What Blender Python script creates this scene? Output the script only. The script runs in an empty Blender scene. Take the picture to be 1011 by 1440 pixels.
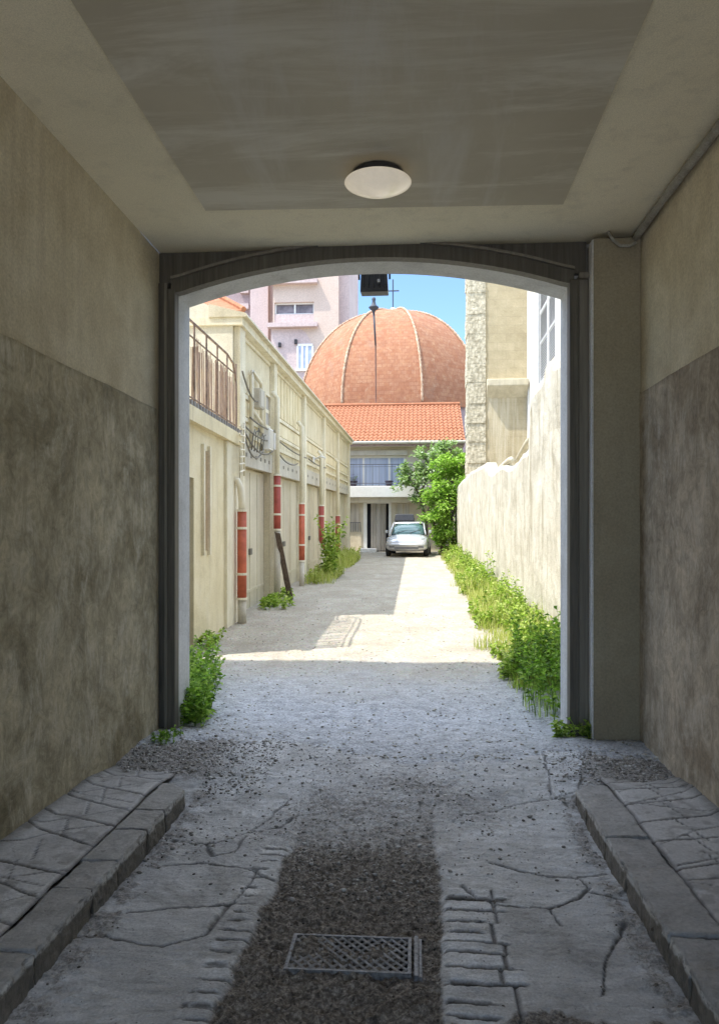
import bpy, bmesh, math, random
import numpy as np
from mathutils import Vector, Matrix, noise as mnoise
R = math.radians
rng = random.Random(7)
nrng = np.random.default_rng(5)
sc = bpy.context.scene
COL = sc.collection

# ------------------------------------------------------------------ camera model
F, HX, HY, CH = 1080.0, 505.5, 757.0, 1.6
TH = math.atan(78.5 / F)
S_, C_ = math.sin(TH), math.cos(TH)
def at(px, py, Y):
    u = (px - HX) / F; d = Y / (C_ + S_ * u)
    return Vector((d * (-S_ + C_ * u), Y, CH + (HY - py) / F * d))
def atX(px, py, X):
    u = (px - HX) / F; d = X / (-S_ + C_ * u)
    return Vector((X, d * (C_ + S_ * u), CH + (HY - py) / F * d))
def gz(px, py, z=0.0):
    u = (px - HX) / F; d = (CH - z) * F / (py - HY)
    return Vector((d * (-S_ + C_ * u), d * (C_ + S_ * u), z))
K = 0.0323
def zg(y):                      # the alley climbs gently away from the gateway
    if y < 5.6: return 0.0
    t = min(1.0, (y - 5.6) / 1.6)
    return min(K * max(0.0, y - 6.4) * t, K * 29.6)

# ------------------------------------------------------------------ tags
def tag(o, label=None, cat=None, group=None, kind=None):
    if label: o['label'] = label
    if cat: o['category'] = cat
    if group: o['group'] = group
    if kind: o['kind'] = kind
    return o
def thing(name, loc, label, cat, group=None):
    o = bpy.data.objects.new(name, None); COL.objects.link(o)
    o.location = loc; o.empty_display_size = 0.2
    return tag(o, label, cat, group)

# ------------------------------------------------------------------ mesh builder
class MB:
    def __init__(s, tf=None): s.v = []; s.f = []; s.tf = tf
    def add(s, vs, fs):
        b = len(s.v); s.v += [tuple(v) for v in vs]; s.f += [tuple(i + b for i in f) for f in fs]
        return s
    def box(s, x0, x1, y0, y1, z0, z1):
        return s.add([(x0,y0,z0),(x1,y0,z0),(x1,y1,z0),(x0,y1,z0),(x0,y0,z1),(x1,y0,z1),(x1,y1,z1),(x0,y1,z1)],
                     [(0,3,2,1),(4,5,6,7),(0,1,5,4),(1,2,6,5),(2,3,7,6),(3,0,4,7)])
    def hexa(s, bot, top):      # 4 bottom + 4 top points, counter-clockwise seen from above
        return s.add(list(bot) + list(top), [(0,3,2,1),(4,5,6,7),(0,1,5,4),(1,2,6,5),(2,3,7,6),(3,0,4,7)])
    def prism(s, pts, axis, a, b):   # polygon in the two other axes extruded along axis
        def p(q, t):
            if axis == 'x': return (t, q[0], q[1])
            if axis == 'y': return (q[0], t, q[1])
            return (q[0], q[1], t)
        n = len(pts); vs = [p(q, a) for q in pts] + [p(q, b) for q in pts]
        fs = [tuple(range(n))[::-1], tuple(range(n, 2 * n))] + [(i, (i + 1) % n, (i + 1) % n + n, i + n) for i in range(n)]
        return s.add(vs, fs)
    def tube(s, pts, r, n=8, caps=True):
        pts = [Vector(p) for p in pts]; rs = r if isinstance(r, (list, tuple)) else [r] * len(pts)
        vs = []; fs = []
        up = Vector((0.13, 0.21, 1)).normalized()
        for i, p in enumerate(pts):
            t = (pts[min(i + 1, len(pts) - 1)] - pts[max(i - 1, 0)]).normalized()
            a = t.cross(up)
            if a.length < 0.05: a = t.cross(Vector((1, 0, 0)))
            a.normalize(); b = t.cross(a).normalized()
            for k in range(n):
                w = 2 * math.pi * k / n
                vs.append(p + (a * math.cos(w) + b * math.sin(w)) * rs[i])
        for i in range(len(pts) - 1):
            for k in range(n):
                k2 = (k + 1) % n
                fs.append((i * n + k, i * n + k2, (i + 1) * n + k2, (i + 1) * n + k))
        if caps:
            fs.append(tuple(range(n))[::-1]); fs.append(tuple(range((len(pts) - 1) * n, len(pts) * n)))
        return s.add(vs, fs)
    def lathe(s, prof, c, n=24):     # prof: (r, z) list
        vs = []; fs = []
        for r, z in prof:
            for k in range(n):
                w = 2 * math.pi * k / n
                vs.append((c[0] + r * math.cos(w), c[1] + r * math.sin(w), c[2] + z))
        for i in range(len(prof) - 1):
            for k in range(n):
                k2 = (k + 1) % n
                fs.append((i * n + k, i * n + k2, (i + 1) * n + k2, (i + 1) * n + k))
        return s.add(vs, fs)
    def strip(s, xs, zl, zh, y0, y1):   # solid between two curves over x
        n = len(xs); vs = []
        for x in xs:
            a, b = zl(x), zh(x)
            vs += [(x, y0, a), (x, y0, b), (x, y1, a), (x, y1, b)]
        fs = []
        for i in range(n - 1):
            a, b = 4 * i, 4 * i + 4
            fs += [(a, b, b + 1, a + 1), (a + 2, a + 3, b + 3, b + 2), (a, a + 2, b + 2, b), (a + 1, b + 1, b + 3, a + 3)]
        fs += [(0, 1, 3, 2), (4 * n - 4, 4 * n - 2, 4 * n - 1, 4 * n - 3)]
        return s.add(vs, fs)
    def build(s, name, m, parent=None, base=(0, 0, 0), smooth=False, bevel=0.0, fix=True):
        off = Vector(parent['_o']) if parent is not None and '_o' in parent else Vector(base)
        me = bpy.data.meshes.new(name)
        vs = s.v
        if s.tf: vs = [s.tf(v) for v in vs]
        me.from_pydata([(v[0] - off.x, v[1] - off.y, v[2] - off.z) for v in vs], [], s.f)
        if fix:
            bm = bmesh.new(); bm.from_mesh(me); bmesh.ops.recalc_face_normals(bm, faces=bm.faces); bm.to_mesh(me); bm.free()
        me.materials.append(m)
        if smooth: me.polygons.foreach_set('use_smooth', [True] * len(me.polygons))
        o = bpy.data.objects.new(name, me); COL.objects.link(o)
        if parent is not None:
            o.parent = parent; o['_o'] = tuple(off)
        else: o.location = off
        if bevel:
            b = o.modifiers.new('bevel', 'BEVEL'); b.width = bevel; b.segments = 2; b.limit_method = 'ANGLE'; b.angle_limit = R(40)
        return o
def root(name, loc, label, cat, group=None):
    o = thing(name, loc, label, cat, group); o['_o'] = tuple(loc); return o
def copy_tree(o, parent=None):
    c = o.copy(); COL.objects.link(c)
    if parent is not None: c.parent = parent
    for ch in list(o.children): copy_tree(ch, c)
    return c

# ------------------------------------------------------------------ numpy noise
def vnoise(x, y, seed=0.0):
    ix = np.floor(x); iy = np.floor(y); fx = x - ix; fy = y - iy
    fx = fx * fx * (3 - 2 * fx); fy = fy * fy * (3 - 2 * fy)
    def h(a, b):
        t = np.sin(a * 127.1 + b * 311.7 + seed * 74.7) * 43758.5453
        return t - np.floor(t)
    return (h(ix, iy) * (1 - fx) + h(ix + 1, iy) * fx) * (1 - fy) + (h(ix, iy + 1) * (1 - fx) + h(ix + 1, iy + 1) * fx) * fy
def fbm(x, y, sc_, oct_=4, seed=0.0, gain=0.5):
    a = 1.0; t = 0.0; w = 0.0
    for i in range(oct_):
        t = t + a * vnoise(x * sc_, y * sc_, seed + i * 3.1); w += a; a *= gain; sc_ *= 2.03
    return t / w
def sstep(a, b, x):
    t = np.clip((x - a) / (b - a), 0, 1); return t * t * (3 - 2 * t)
def dist_poly(X, Y, pts):
    d = np.full(X.shape, 9.0)
    for (ax, ay), (bx, by) in zip(pts[:-1], pts[1:]):
        vx, vy = bx - ax, by - ay; L = vx * vx + vy * vy + 1e-9
        t = np.clip(((X - ax) * vx + (Y - ay) * vy) / L, 0, 1)
        d = np.minimum(d, np.hypot(X - ax - t * vx, Y - ay - t * vy))
    return d
def heightfield(name, m, xs, ys, zf, attrs=None, base=(0, 0, 0)):
    X, Y = np.meshgrid(xs, ys)
    Z, A = zf(X, Y)
    nx, ny = len(xs), len(ys)
    co = np.stack([X - base[0], Y - base[1], Z - base[2]], -1).reshape(-1, 3)
    i = np.arange((ny - 1) * (nx - 1)); r, c = i // (nx - 1), i % (nx - 1)
    a = r * nx + c
    q = np.stack([a, a + 1, a + nx + 1, a + nx], -1)
    me = bpy.data.meshes.new(name)
    me.vertices.add(len(co)); me.vertices.foreach_set('co', co.ravel().astype(np.float32))
    me.loops.add(q.size); me.loops.foreach_set('vertex_index', q.ravel().astype(np.int32))
    me.polygons.add(len(q)); me.polygons.foreach_set('loop_start', (np.arange(len(q)) * 4).astype(np.int32))
    me.update(calc_edges=True); me.validate()
    me.polygons.foreach_set('use_smooth', [True] * len(me.polygons))
    if A is not None:
        at_ = me.color_attributes.new('wear', 'FLOAT_COLOR', 'POINT')
        cc = np.concatenate([np.stack(A, -1).reshape(-1, 3), np.ones((nx * ny, 1))], 1)
        at_.data.foreach_set('color', cc.ravel().astype(np.float32))
    me.materials.append(m)
    o = bpy.data.objects.new(name, me); COL.objects.link(o); o.location = base
    return o

# ------------------------------------------------------------------ materials
def c4(c): return (c[0], c[1], c[2], 1.0)
class Mat:
    def __init__(s, name, rough=0.8, spec=0.3):
        s.m = bpy.data.materials.new(name); s.m.use_nodes = True
        s.t = s.m.node_tree; s.b = s.t.nodes['Principled BSDF']
        s.b.inputs['Roughness'].default_value = rough
        s.b.inputs['Specular IOR Level'].default_value = spec
        s.geo = None
    def n(s, k, **kw):
        x = s.t.nodes.new(k)
        for a, v in kw.items(): setattr(x, a, v)
        return x
    def put(s, sock, v):
        if isinstance(v, bpy.types.NodeSocket): s.t.links.new(v, sock)
        elif isinstance(v, (tuple, list)) and len(v) == 3 and sock.type == 'RGBA': sock.default_value = c4(v)
        else: sock.default_value = v
    def pos(s, sx=1, sy=1, sz=1, rot=(0, 0, 0)):
        if s.geo is None: s.geo = s.n('ShaderNodeNewGeometry')
        mp = s.n('ShaderNodeMapping'); s.put(mp.inputs['Vector'], s.geo.outputs['Position'])
        mp.inputs['Scale'].default_value = (sx, sy, sz); mp.inputs['Rotation'].default_value = rot
        return mp.outputs['Vector']
    def island(s):
        if s.geo is None: s.geo = s.n('ShaderNodeNewGeometry')
        return s.geo.outputs['Random Per Island']
    def noise(s, scale, detail=4, rough=0.6, dist=0.0, vec=None):
        x = s.n('ShaderNodeTexNoise'); s.put(x.inputs['Vector'], vec or s.pos())
        x.inputs['Scale'].default_value = scale; x.inputs['Detail'].default_value = detail
        x.inputs['Roughness'].default_value = rough; x.inputs['Distortion'].default_value = dist
        return x.outputs['Fac']
    def voro(s, scale, feat='F1', vec=None, out='Distance'):
        x = s.n('ShaderNodeTexVoronoi', feature=feat); s.put(x.inputs['Vector'], vec or s.pos())
        x.inputs['Scale'].default_value = scale
        return x.outputs[out]
    def ramp(s, fac, stops):
        x = s.n('ShaderNodeValToRGB'); s.put(x.inputs['Fac'], fac)
        e = x.color_ramp.elements
        while len(e) < len(stops): e.new(0.5)
        for el, (p, c) in zip(e, stops):
            el.position = p; el.color = c4(c) if not isinstance(c, (int, float)) else (c, c, c, 1)
        return x.outputs['Color']
    def mix(s, fac, a, b, mode='MIX'):
        x = s.n('ShaderNodeMix', data_type='RGBA', blend_type=mode)
        s.put(x.inputs[0], fac); s.put(x.inputs[6], a); s.put(x.inputs[7], b)
        return x.outputs[2]
    def math(s, op, a, b=0.0):
        x = s.n('ShaderNodeMath', operation=op); s.put(x.inputs[0], a); s.put(x.inputs[1], b)
        return x.outputs[0]
    def sep(s, v):
        x = s.n('ShaderNodeSeparateXYZ'); s.put(x.inputs[0], v); return x.outputs
    def col(s, c): s.put(s.b.inputs['Base Color'], c); return s
    def rough(s, r): s.put(s.b.inputs['Roughness'], r); return s
    def bump(s, h, strength=0.4, dist=0.01):
        x = s.n('ShaderNodeBump'); x.inputs['Strength'].default_value = strength; x.inputs['Distance'].default_value = dist
        s.put(x.inputs['Height'], h)
        cur = s.b.inputs['Normal']
        if cur.is_linked: s.t.links.new(cur.links[0].from_socket, x.inputs['Normal'])
        s.t.links.new(x.outputs['Normal'], cur); return s

def plaster(name, a, b, c, scale=1.5, streak=0.5, bumps=0.4, rough=0.85, streakc=None, fine=60):
    m = Mat(name, rough, 0.2)
    n1 = m.noise(scale, 6, 0.65, 0.4)
    base = m.ramp(n1, [(0.3, a), (0.5, b), (0.72, c)])
    st = m.noise(1.0, 6, 0.7, 0.3, m.pos(5.0, 5.0, 0.35))
    base = m.mix(m.math('MULTIPLY', m.ramp(st, [(0.52, 0.0), (0.7, 1.0)]), streak), base, streakc or tuple(x * 0.55 for x in a))
    sp = m.noise(fine, 3, 0.7)
    base = m.mix(0.35, base, m.mix(1.0, base, m.ramp(sp, [(0.3, 0.55), (0.7, 1.4)]), 'MULTIPLY'))
    m.col(base)
    m.bump(m.noise(scale * 9, 5, 0.65, 0.6), bumps, 0.012); m.bump(sp, bumps * 0.6, 0.003)
    return m.m
def paint(name, c, rough=0.5, metal=0.0, var=0.15, scale=8, bump=0.0, spec=0.4):
    m = Mat(name, rough, spec); m.b.inputs['Metallic'].default_value = metal
    n = m.noise(scale, 5, 0.65)
    m.col(m.ramp(n, [(0.3, tuple(x * (1 - var) for x in c)), (0.7, tuple(min(1, x * (1 + var)) for x in c))]))
    if bump: m.bump(n, bump, 0.01)
    return m.m

MT = {}
def interior():
    # upper plaster of the passage
    MT['pl_up'] = plaster('passage_plaster', (0.53, 0.45, 0.31), (0.63, 0.555, 0.40), (0.73, 0.655, 0.50), 2.6, 0.3, 0.8, 0.85, (0.38, 0.30, 0.21))
    MT['ceil'] = plaster('ceiling_plaster', (0.76, 0.69, 0.51), (0.82, 0.745, 0.56), (0.86, 0.785, 0.60), 0.9, 0.25, 0.15, 0.85, fine=140)
    m = Mat('ceiling_board', 0.7, 0.25)
    ban = m.noise(1.0, 8, 0.72, 0.5, m.pos(0.5, 2.8, 1)); ban2 = m.noise(1.0, 7, 0.7, 0.6, m.pos(2.4, 0.4, 1))
    c = m.ramp(m.noise(1.1, 5, 0.6), [(0.3, (0.46, 0.41, 0.31)), (0.7, (0.56, 0.505, 0.39))])
    c = m.mix(m.math('MULTIPLY', m.ramp(ban, [(0.48, 0.0), (0.62, 1.0)]), 0.75), c, (0.70, 0.66, 0.56))
    c = m.mix(m.math('MULTIPLY', m.ramp(ban2, [(0.52, 0.0), (0.7, 1.0)]), 0.6), c, (0.65, 0.62, 0.56))
    m.col(c); m.bump(m.noise(40, 4, 0.6), 0.15, 0.003); MT['board'] = m.m
    def dado(name, d, mid, light, seed):
        m = Mat(name, 0.8, 0.25)
        off = m.n('ShaderNodeVectorMath', operation='ADD'); m.put(off.inputs[0], m.pos()); off.inputs[1].default_value = (seed, seed * 2, seed)
        v = off.outputs[0]
        sw = m.noise(8, 9, 0.75, 1.6, v)                       # trowel swirls
        big = m.noise(1.6, 9, 0.72, 0.7, v)
        c = m.ramp(big, [(0.36, d), (0.5, mid), (0.64, tuple(x * 1.3 for x in mid))])
        c = m.mix(0.75, c, m.mix(1.0, c, m.ramp(sw, [(0.32, 0.55), (0.65, 1.35)]), 'MULTIPLY'))
        st = m.noise(1.0, 9, 0.8, 1.0, m.pos(8, 8, 2.2)); pa = m.noise(2.0, 8, 0.75, 0.8, v)
        mask = m.math('MULTIPLY', m.ramp(st, [(0.42, 0.0), (0.62, 1.0)]), m.ramp(pa, [(0.47, 0.0), (0.62, 0.9)]))
        c = m.mix(mask, c, light)
        dk = m.noise(1.0, 9, 0.8, 0.6, m.pos(6, 6, 2.0)); c = m.mix(m.math('MULTIPLY', m.ramp(dk, [(0.5, 0.0), (0.66, 1.0)]), 0.55), c, tuple(x * .55 for x in d))
        fl = m.voro(26, vec=v); c = m.mix(m.math('MULTIPLY', m.ramp(fl, [(0.06, 1.0), (0.1, 0.0)]), 0.4), c, light)
        m.col(c); m.bump(sw, 0.7, 0.015); m.bump(m.noise(70, 3, 0.7), 0.35, 0.003)
        m.bump(m.noise(2.4, 4, .6, .6, v), 0.6, 0.03)
        return m.m
    MT['dadoL'] = dado('grey_dado_render', (0.24, 0.20, 0.12), (0.40, 0.345, 0.235), (0.68, 0.62, 0.49), 3.0)
    MT['dadoR'] = dado('brown_dado_render', (0.28, 0.22, 0.155), (0.41, 0.34, 0.255), (0.64, 0.575, 0.48), 11.0)
    m = Mat('old_dark_wood', 0.55, 0.4)
    g = m.noise(1.0, 5, 0.7, 0.4, m.pos(30, 30, 1.5))
    m.col(m.ramp(g, [(0.3, (0.065, 0.057, 0.046)), (0.6, (0.125, 0.112, 0.09)), (0.8, (0.21, 0.19, 0.155))])); m.bump(g, 0.4, 0.006); MT['wood'] = m.m
    m = Mat('grey_worn_wood', 0.6, 0.35)
    g = m.noise(1.0, 5, 0.7, 0.4, m.pos(26, 26, 1.2))
    m.col(m.ramp(g, [(0.3, (0.16, 0.14, 0.11)), (0.6, (0.24, 0.215, 0.175)), (0.85, (0.33, 0.3, 0.25))])); m.bump(g, 0.3, 0.005); MT['wood2'] = m.m
    MT['reveal'] = plaster('reveal_plaster', (0.52, 0.51, 0.49), (0.62, 0.61, 0.59), (0.68, 0.67, 0.65), 2.5, 0.5, 0.6, 0.8, (0.36, 0.34, 0.31))
    MT['pilaster'] = plaster('boxing_paint', (0.29, 0.245, 0.17), (0.33, 0.285, 0.20), (0.37, 0.325, 0.235), 1.2, 0.3, 0.2, 0.55, (0.2, 0.18, 0.14))
    MT['pipe'] = plaster('pipe_lagging', (0.26, 0.24, 0.2), (0.36, 0.34, 0.29), (0.44, 0.42, 0.36), 6, 0.2, 0.8, 0.8)
    # floor
    m = Mat('passage_floor', 0.5, 0.5)
    at_ = m.n('ShaderNodeVertexColor', layer_name='wear'); sep = m.n('ShaderNodeSeparateColor'); m.put(sep.inputs[0], at_.outputs['Color'])
    dirt, crack, tone = sep.outputs
    st = m.ramp(m.noise(3, 6, 0.7, 0.3), [(0.3, (0.38, 0.375, 0.37)), (0.5, (0.49, 0.485, 0.48)), (0.7, (0.60, 0.595, 0.585))])
    st = m.mix(tone, st, m.ramp(m.noise(5, 5, .6), [(0.35, (0.56, 0.56, 0.565)), (0.65, (0.70, 0.70, 0.705))]))
    stk = m.noise(1, 7, 0.75, 0.6, m.pos(2.2, 11, 1)); st = m.mix(0.55, st, m.mix(1.0, st, m.ramp(stk, [(0.34, 0.5), (0.62, 1.25)]), 'MULTIPLY'))
    damp = m.noise(1.7, 6, 0.72, 0.8); st = m.mix(m.math('MULTIPLY', m.ramp(damp, [(0.5, 0.0), (0.6, 1.0)]), 0.45), st, (0.16, 0.15, 0.135))
    spk = m.noise(90, 3, 0.75)
    st = m.mix(0.5, st, m.mix(1.0, st, m.ramp(spk, [(0.33, 0.55), (0.62, 1.25)]), 'MULTIPLY'))
    pits = m.voro(38); st = m.mix(m.math('MULTIPLY', m.ramp(pits, [(0.1, 1.0), (0.2, 0.0)]), m.ramp(m.noise(6, 3), [(0.5, 0.0), (0.6, 0.8)])), st, (0.07, 0.062, 0.055))
    di = m.ramp(m.noise(45, 5, 0.75), [(0.36, (0.055, 0.044, 0.034)), (0.5, (0.19, 0.16, 0.13)), (0.64, (0.44, 0.39, 0.33))])
    fr_ = m.noise(26, 6, .75); dirt = m.ramp(m.math('ADD', dirt, m.math('MULTIPLY', m.math('SUBTRACT', fr_, .5), 1.1)), [(0.22, 0.0), (0.74, 1.0)])
    c = m.mix(dirt, st, di); c = m.mix(m.math('MULTIPLY', crack, 0.9), c, (0.035, 0.031, 0.027))
    m.col(c)
    rr = m.ramp(m.noise(9, 5, 0.7), [(0.3, 0.27), (0.7, 0.52)])
    m.rough(m.mix(dirt, rr, (0.85, 0.85, 0.85)))
    stn = m.noise(14, 8, 0.78, 0.5, m.pos(0.6, 1.5, 1))
    m.bump(m.mix(dirt, stn, m.noise(60, 6, 0.78)), 0.9, 0.02); m.bump(spk, 0.6, 0.005)
    MT['floor'] = m.m
    m = Mat('pavement_stone', 0.5, 0.5)
    at_ = m.n('ShaderNodeVertexColor', layer_name='wear'); sep = m.n('ShaderNodeSeparateColor'); m.put(sep.inputs[0], at_.outputs['Color'])
    st = m.ramp(m.noise(2.6, 6, 0.7, .4), [(0.3, (0.38, 0.365, 0.355)), (0.5, (0.48, 0.465, 0.455)), (0.72, (0.58, 0.565, 0.55))])
    st = m.mix(0.4, st, m.mix(1.0, st, m.ramp(m.noise(60, 4, 0.7), [(0.3, 0.55), (0.65, 1.3)]), 'MULTIPLY'))
    st = m.mix(m.math('MULTIPLY', sep.outputs[0], 0.85), st, (0.12, 0.108, 0.092))
    m.col(m.mix(m.math('MULTIPLY', sep.outputs[1], 0.95), st, (0.035, 0.03, 0.027)))
    m.rough(m.ramp(m.noise(7, 5, .7), [(0.3, 0.27), (0.7, 0.52)])); m.bump(m.noise(16, 8, 0.78, .5), 0.8, 0.016); m.bump(m.noise(90, 3, .7), 0.5, 0.004)
    MT['pave'] = m.m
    m = Mat('kerb_stone', 0.5, 0.5)
    st = m.ramp(m.noise(6, 6, 0.7, .4), [(0.3, (0.28, 0.265, 0.245)), (0.5, (0.40, 0.385, 0.37)), (0.72, (0.52, 0.505, 0.485))])
    st = m.mix(0.45, st, m.mix(1.0, st, m.ramp(m.noise(55, 4, 0.7), [(0.3, 0.5), (0.65, 1.3)]), 'MULTIPLY'))
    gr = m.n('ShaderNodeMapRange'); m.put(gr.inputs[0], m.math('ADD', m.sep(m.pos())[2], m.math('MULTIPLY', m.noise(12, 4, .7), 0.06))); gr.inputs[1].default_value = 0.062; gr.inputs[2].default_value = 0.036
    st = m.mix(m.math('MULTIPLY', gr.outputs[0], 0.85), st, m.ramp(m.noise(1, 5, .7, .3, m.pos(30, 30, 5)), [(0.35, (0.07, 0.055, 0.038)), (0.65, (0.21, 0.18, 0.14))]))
    ar = m.n('ShaderNodeMapRange'); m.put(ar.inputs[0], m.sep(m.pos())[2]); ar.inputs[1].default_value = 0.034; ar.inputs[2].default_value = 0.024
    ar2 = m.n('ShaderNodeMapRange'); m.put(ar2.inputs[0], m.sep(m.pos())[2]); ar2.inputs[1].default_value = -0.002; ar2.inputs[2].default_value = 0.012
    lit_chip = m.math('MULTIPLY', m.math('MULTIPLY', ar.outputs[0], ar2.outputs[0]), m.ramp(m.noise(13, 6, .75), [(0.44, 0.0), (0.5, 1.0)]))  # pale chips in a band under the arris, painting its lit edge
    st = m.mix(m.math('MULTIPLY', lit_chip, .9), st, (0.72, 0.70, 0.67))
    m.col(st); m.rough(m.ramp(m.noise(9, 5, .7), [(0.3, 0.27), (0.7, 0.52)])); m.bump(m.noise(20, 8, 0.78, .5), 1.0, 0.02); m.bump(m.noise(90, 4, .75), .5, .005)
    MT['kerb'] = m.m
    m = Mat('gravel_stone', 0.7, 0.4)
    m.col(m.ramp(m.island(), [(0.0, (0.22, 0.2, 0.165)), (0.4, (0.38, 0.35, 0.29)), (0.75, (0.50, 0.46, 0.39)), (1.0, (0.62, 0.58, 0.50))])); m.bump(m.noise(90, 3), .3, .004)
    MT['gravel'] = m.m
    m = Mat('passage_gravel', 0.7, 0.4)
    m.col(m.ramp(m.island(), [(0.0, (0.14, 0.126, 0.11)), (0.4, (0.27, 0.25, 0.225)), (0.8, (0.42, 0.40, 0.365)), (1.0, (0.6, 0.57, 0.53))])); MT['gravelpas'] = m.m
    m = Mat('dark_grit', 0.8, 0.3)
    m.col(m.ramp(m.island(), [(0.0, (0.04, 0.034, 0.028)), (0.6, (0.14, 0.12, 0.10)), (1.0, (0.30, 0.27, 0.23))])); MT['grit'] = m.m
    MT['opal'] = paint('opal_glass', (0.86, 0.80, 0.70), 0.18, 0, 0.06, 14, 0, 0.5)
    om = MT['opal'].node_tree.nodes['Principled BSDF']; om.inputs['Emission Color'].default_value = (1.0, 0.86, 0.66, 1); om.inputs['Emission Strength'].default_value = 0.09
    MT['black'] = paint('black_metal', (0.03, 0.03, 0.032), 0.4, 0, 0.3, 12, 0.1)
    MT['iron'] = paint('worn_iron', (0.36, 0.36, 0.37), 0.45, 0.6, 0.5, 40, 0.2)
    MT['castiron'] = paint('dull_cast_iron', (0.17, 0.165, 0.16), 0.55, 0.3, 0.6, 60, 0.3)
interior()
MT['sump'] = plaster('packed_dirt', (0.03, 0.026, 0.022), (0.07, 0.06, 0.05), (0.16, 0.14, 0.12), 12, 0, .8)

def outdoor():
    m = Mat('alley_gravel', 0.85, 0.25)
    c = m.ramp(m.noise(1.2, 6, 0.7, .3), [(0.3, (0.36, 0.32, 0.255)), (0.5, (0.46, 0.415, 0.335)), (0.72, (0.55, 0.505, 0.42))])
    c = m.mix(0.6, c, m.mix(1.0, c, m.ramp(m.noise(26, 5, 0.75), [(0.36, 0.5), (0.6, 1.15)]), 'MULTIPLY'))
    vz = m.voro(30, out='Color'); c = m.mix(0.15, c, m.mix(1.0, c, vz, 'MULTIPLY'))
    lg = m.noise(1, 8, .75, .6, m.pos(2.6, .9, 1)); c = m.mix(m.math('MULTIPLY', m.ramp(lg, [(0.46, 0.0), (0.62, 1.0)]), .6), c, (0.32, 0.275, 0.21))
    c = m.mix(m.math('MULTIPLY', m.ramp(m.noise(0.8, 5, .7, .8), [(0.55, 0.0), (0.68, 1.0)]), .45), c, (0.35, 0.31, 0.25))
    near = m.n('ShaderNodeMapRange', interpolation_type='SMOOTHSTEP'); m.put(near.inputs[0], m.math('ADD', m.sep(m.pos())[1], m.math('MULTIPLY', m.noise(0.9, 6, .7), 3.0))); near.inputs[1].default_value = 11.6; near.inputs[2].default_value = 8.2
    gy = m.mix(1.0, m.ramp(m.noise(7, 7, .78), [(0.35, (0.27, 0.275, 0.285)), (0.52, (0.45, 0.455, 0.47)), (0.7, (0.58, 0.585, 0.60))]), m.ramp(m.noise(40, 5, .8), [(0.34, 0.5), (0.6, 1.15)]), 'MULTIPLY')
    c = m.mix(near.outputs[0], c, gy); m.rough(m.mix(near.outputs[0], (.85, .85, .85), (.5, .5, .5)))
    m.col(c); m.bump(m.noise(24, 6, .75), 0.7, 0.02); m.bump(m.voro(34), 0.6, 0.012)
    MT['alley'] = m.m
    MT['earth'] = plaster('earth', (0.25, 0.22, 0.17), (0.32, 0.28, 0.22), (0.38, 0.34, 0.27), 0.5, 0, 0.6, 0.9)
    MT['gar'] = plaster('cream_render', (0.60, 0.53, 0.37), (0.68, 0.61, 0.44), (0.76, 0.70, 0.55), 1.6, 0.75, 0.6, 0.85, (0.42, 0.36, 0.25))
    MT['garpil'] = plaster('cream_pier_render', (0.66, 0.59, 0.43), (0.74, 0.68, 0.52), (0.80, 0.75, 0.61), 2.2, 0.65, 0.6, 0.85, (0.45, 0.38, 0.27))
    MT['garyel'] = plaster('yellow_render', (0.62, 0.53, 0.34), (0.73, 0.64, 0.43), (0.80, 0.72, 0.53), 1.7, 0.6, 0.5, 0.85, (0.48, 0.40, 0.26))
    MT['gardoor'] = plaster('beige_door_paint', (0.54, 0.48, 0.36), (0.60, 0.54, 0.41), (0.65, 0.59, 0.46), 1.2, 0.5, 0.2, 0.6, (0.37, 0.33, 0.25))
    MT['lintel'] = plaster('grey_lintel', (0.48, 0.44, 0.37), (0.55, 0.51, 0.43), (0.6, 0.56, 0.48), 2, 0.4, 0.3, 0.85)
    MT['white'] = paint('white_paint', (0.78, 0.77, 0.74), 0.5, 0, 0.06)
    MT['cream_pipe'] = paint('cream_pipe', (0.72, 0.66, 0.52), 0.5, 0, 0.1)
    MT['red'] = paint('red_pipe', (0.46, 0.11, 0.055), 0.6, 0, 0.22, 7)
    MT['dkred'] = paint('dark_red_pipe', (0.36, 0.075, 0.055), 0.6, 0, 0.22, 7)
    MT['cable'] = paint('grey_cable', (0.16, 0.145, 0.12), 0.6)
    MT['orange'] = paint('orange_paint', (0.55, 0.22, 0.06), 0.6)
    m = Mat('reed_screen', 0.85, 0.2)
    g = m.noise(1, 5, .7, .3, m.pos(20, 34, 1.2)); c = m.ramp(g, [(0.3, (0.20, 0.135, 0.11)), (0.5, (0.42, 0.31, 0.255)), (0.7, (0.66, 0.54, 0.45))])
    c = m.mix(m.ramp(m.noise(5, 5, .7), [(0.5, 0.0), (0.62, .8)]), c, (0.5, 0.36, 0.25)); m.col(c); m.bump(g, .8, .02); MT['reed'] = m.m
    m = Mat('weathered_plank', 0.8, 0.2); g = m.noise(1, 5, .7, .3, m.pos(40, 40, 2)); m.col(m.ramp(g, [(0.3, (0.07, 0.05, 0.04)), (0.7, (0.2, 0.15, 0.12))])); m.bump(g, .5, .006); MT['plank'] = m.m
    MT['wallR'] = plaster('old_white_render', (0.44, 0.40, 0.31), (0.58, 0.54, 0.44), (0.66, 0.625, 0.53), 1.6, 0.95, 1.0, 0.9, (0.33, 0.28, 0.19))
    # right-hand stone building
    m = Mat('rough_quoin', 0.9, 0.15)
    v = m.voro(11, vec=m.pos(1, 1, .6)); c = m.ramp(v, [(0.1, (0.66, 0.60, 0.46)), (0.45, (0.52, 0.46, 0.33)), (0.7, (0.30, 0.26, 0.18))])
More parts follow.
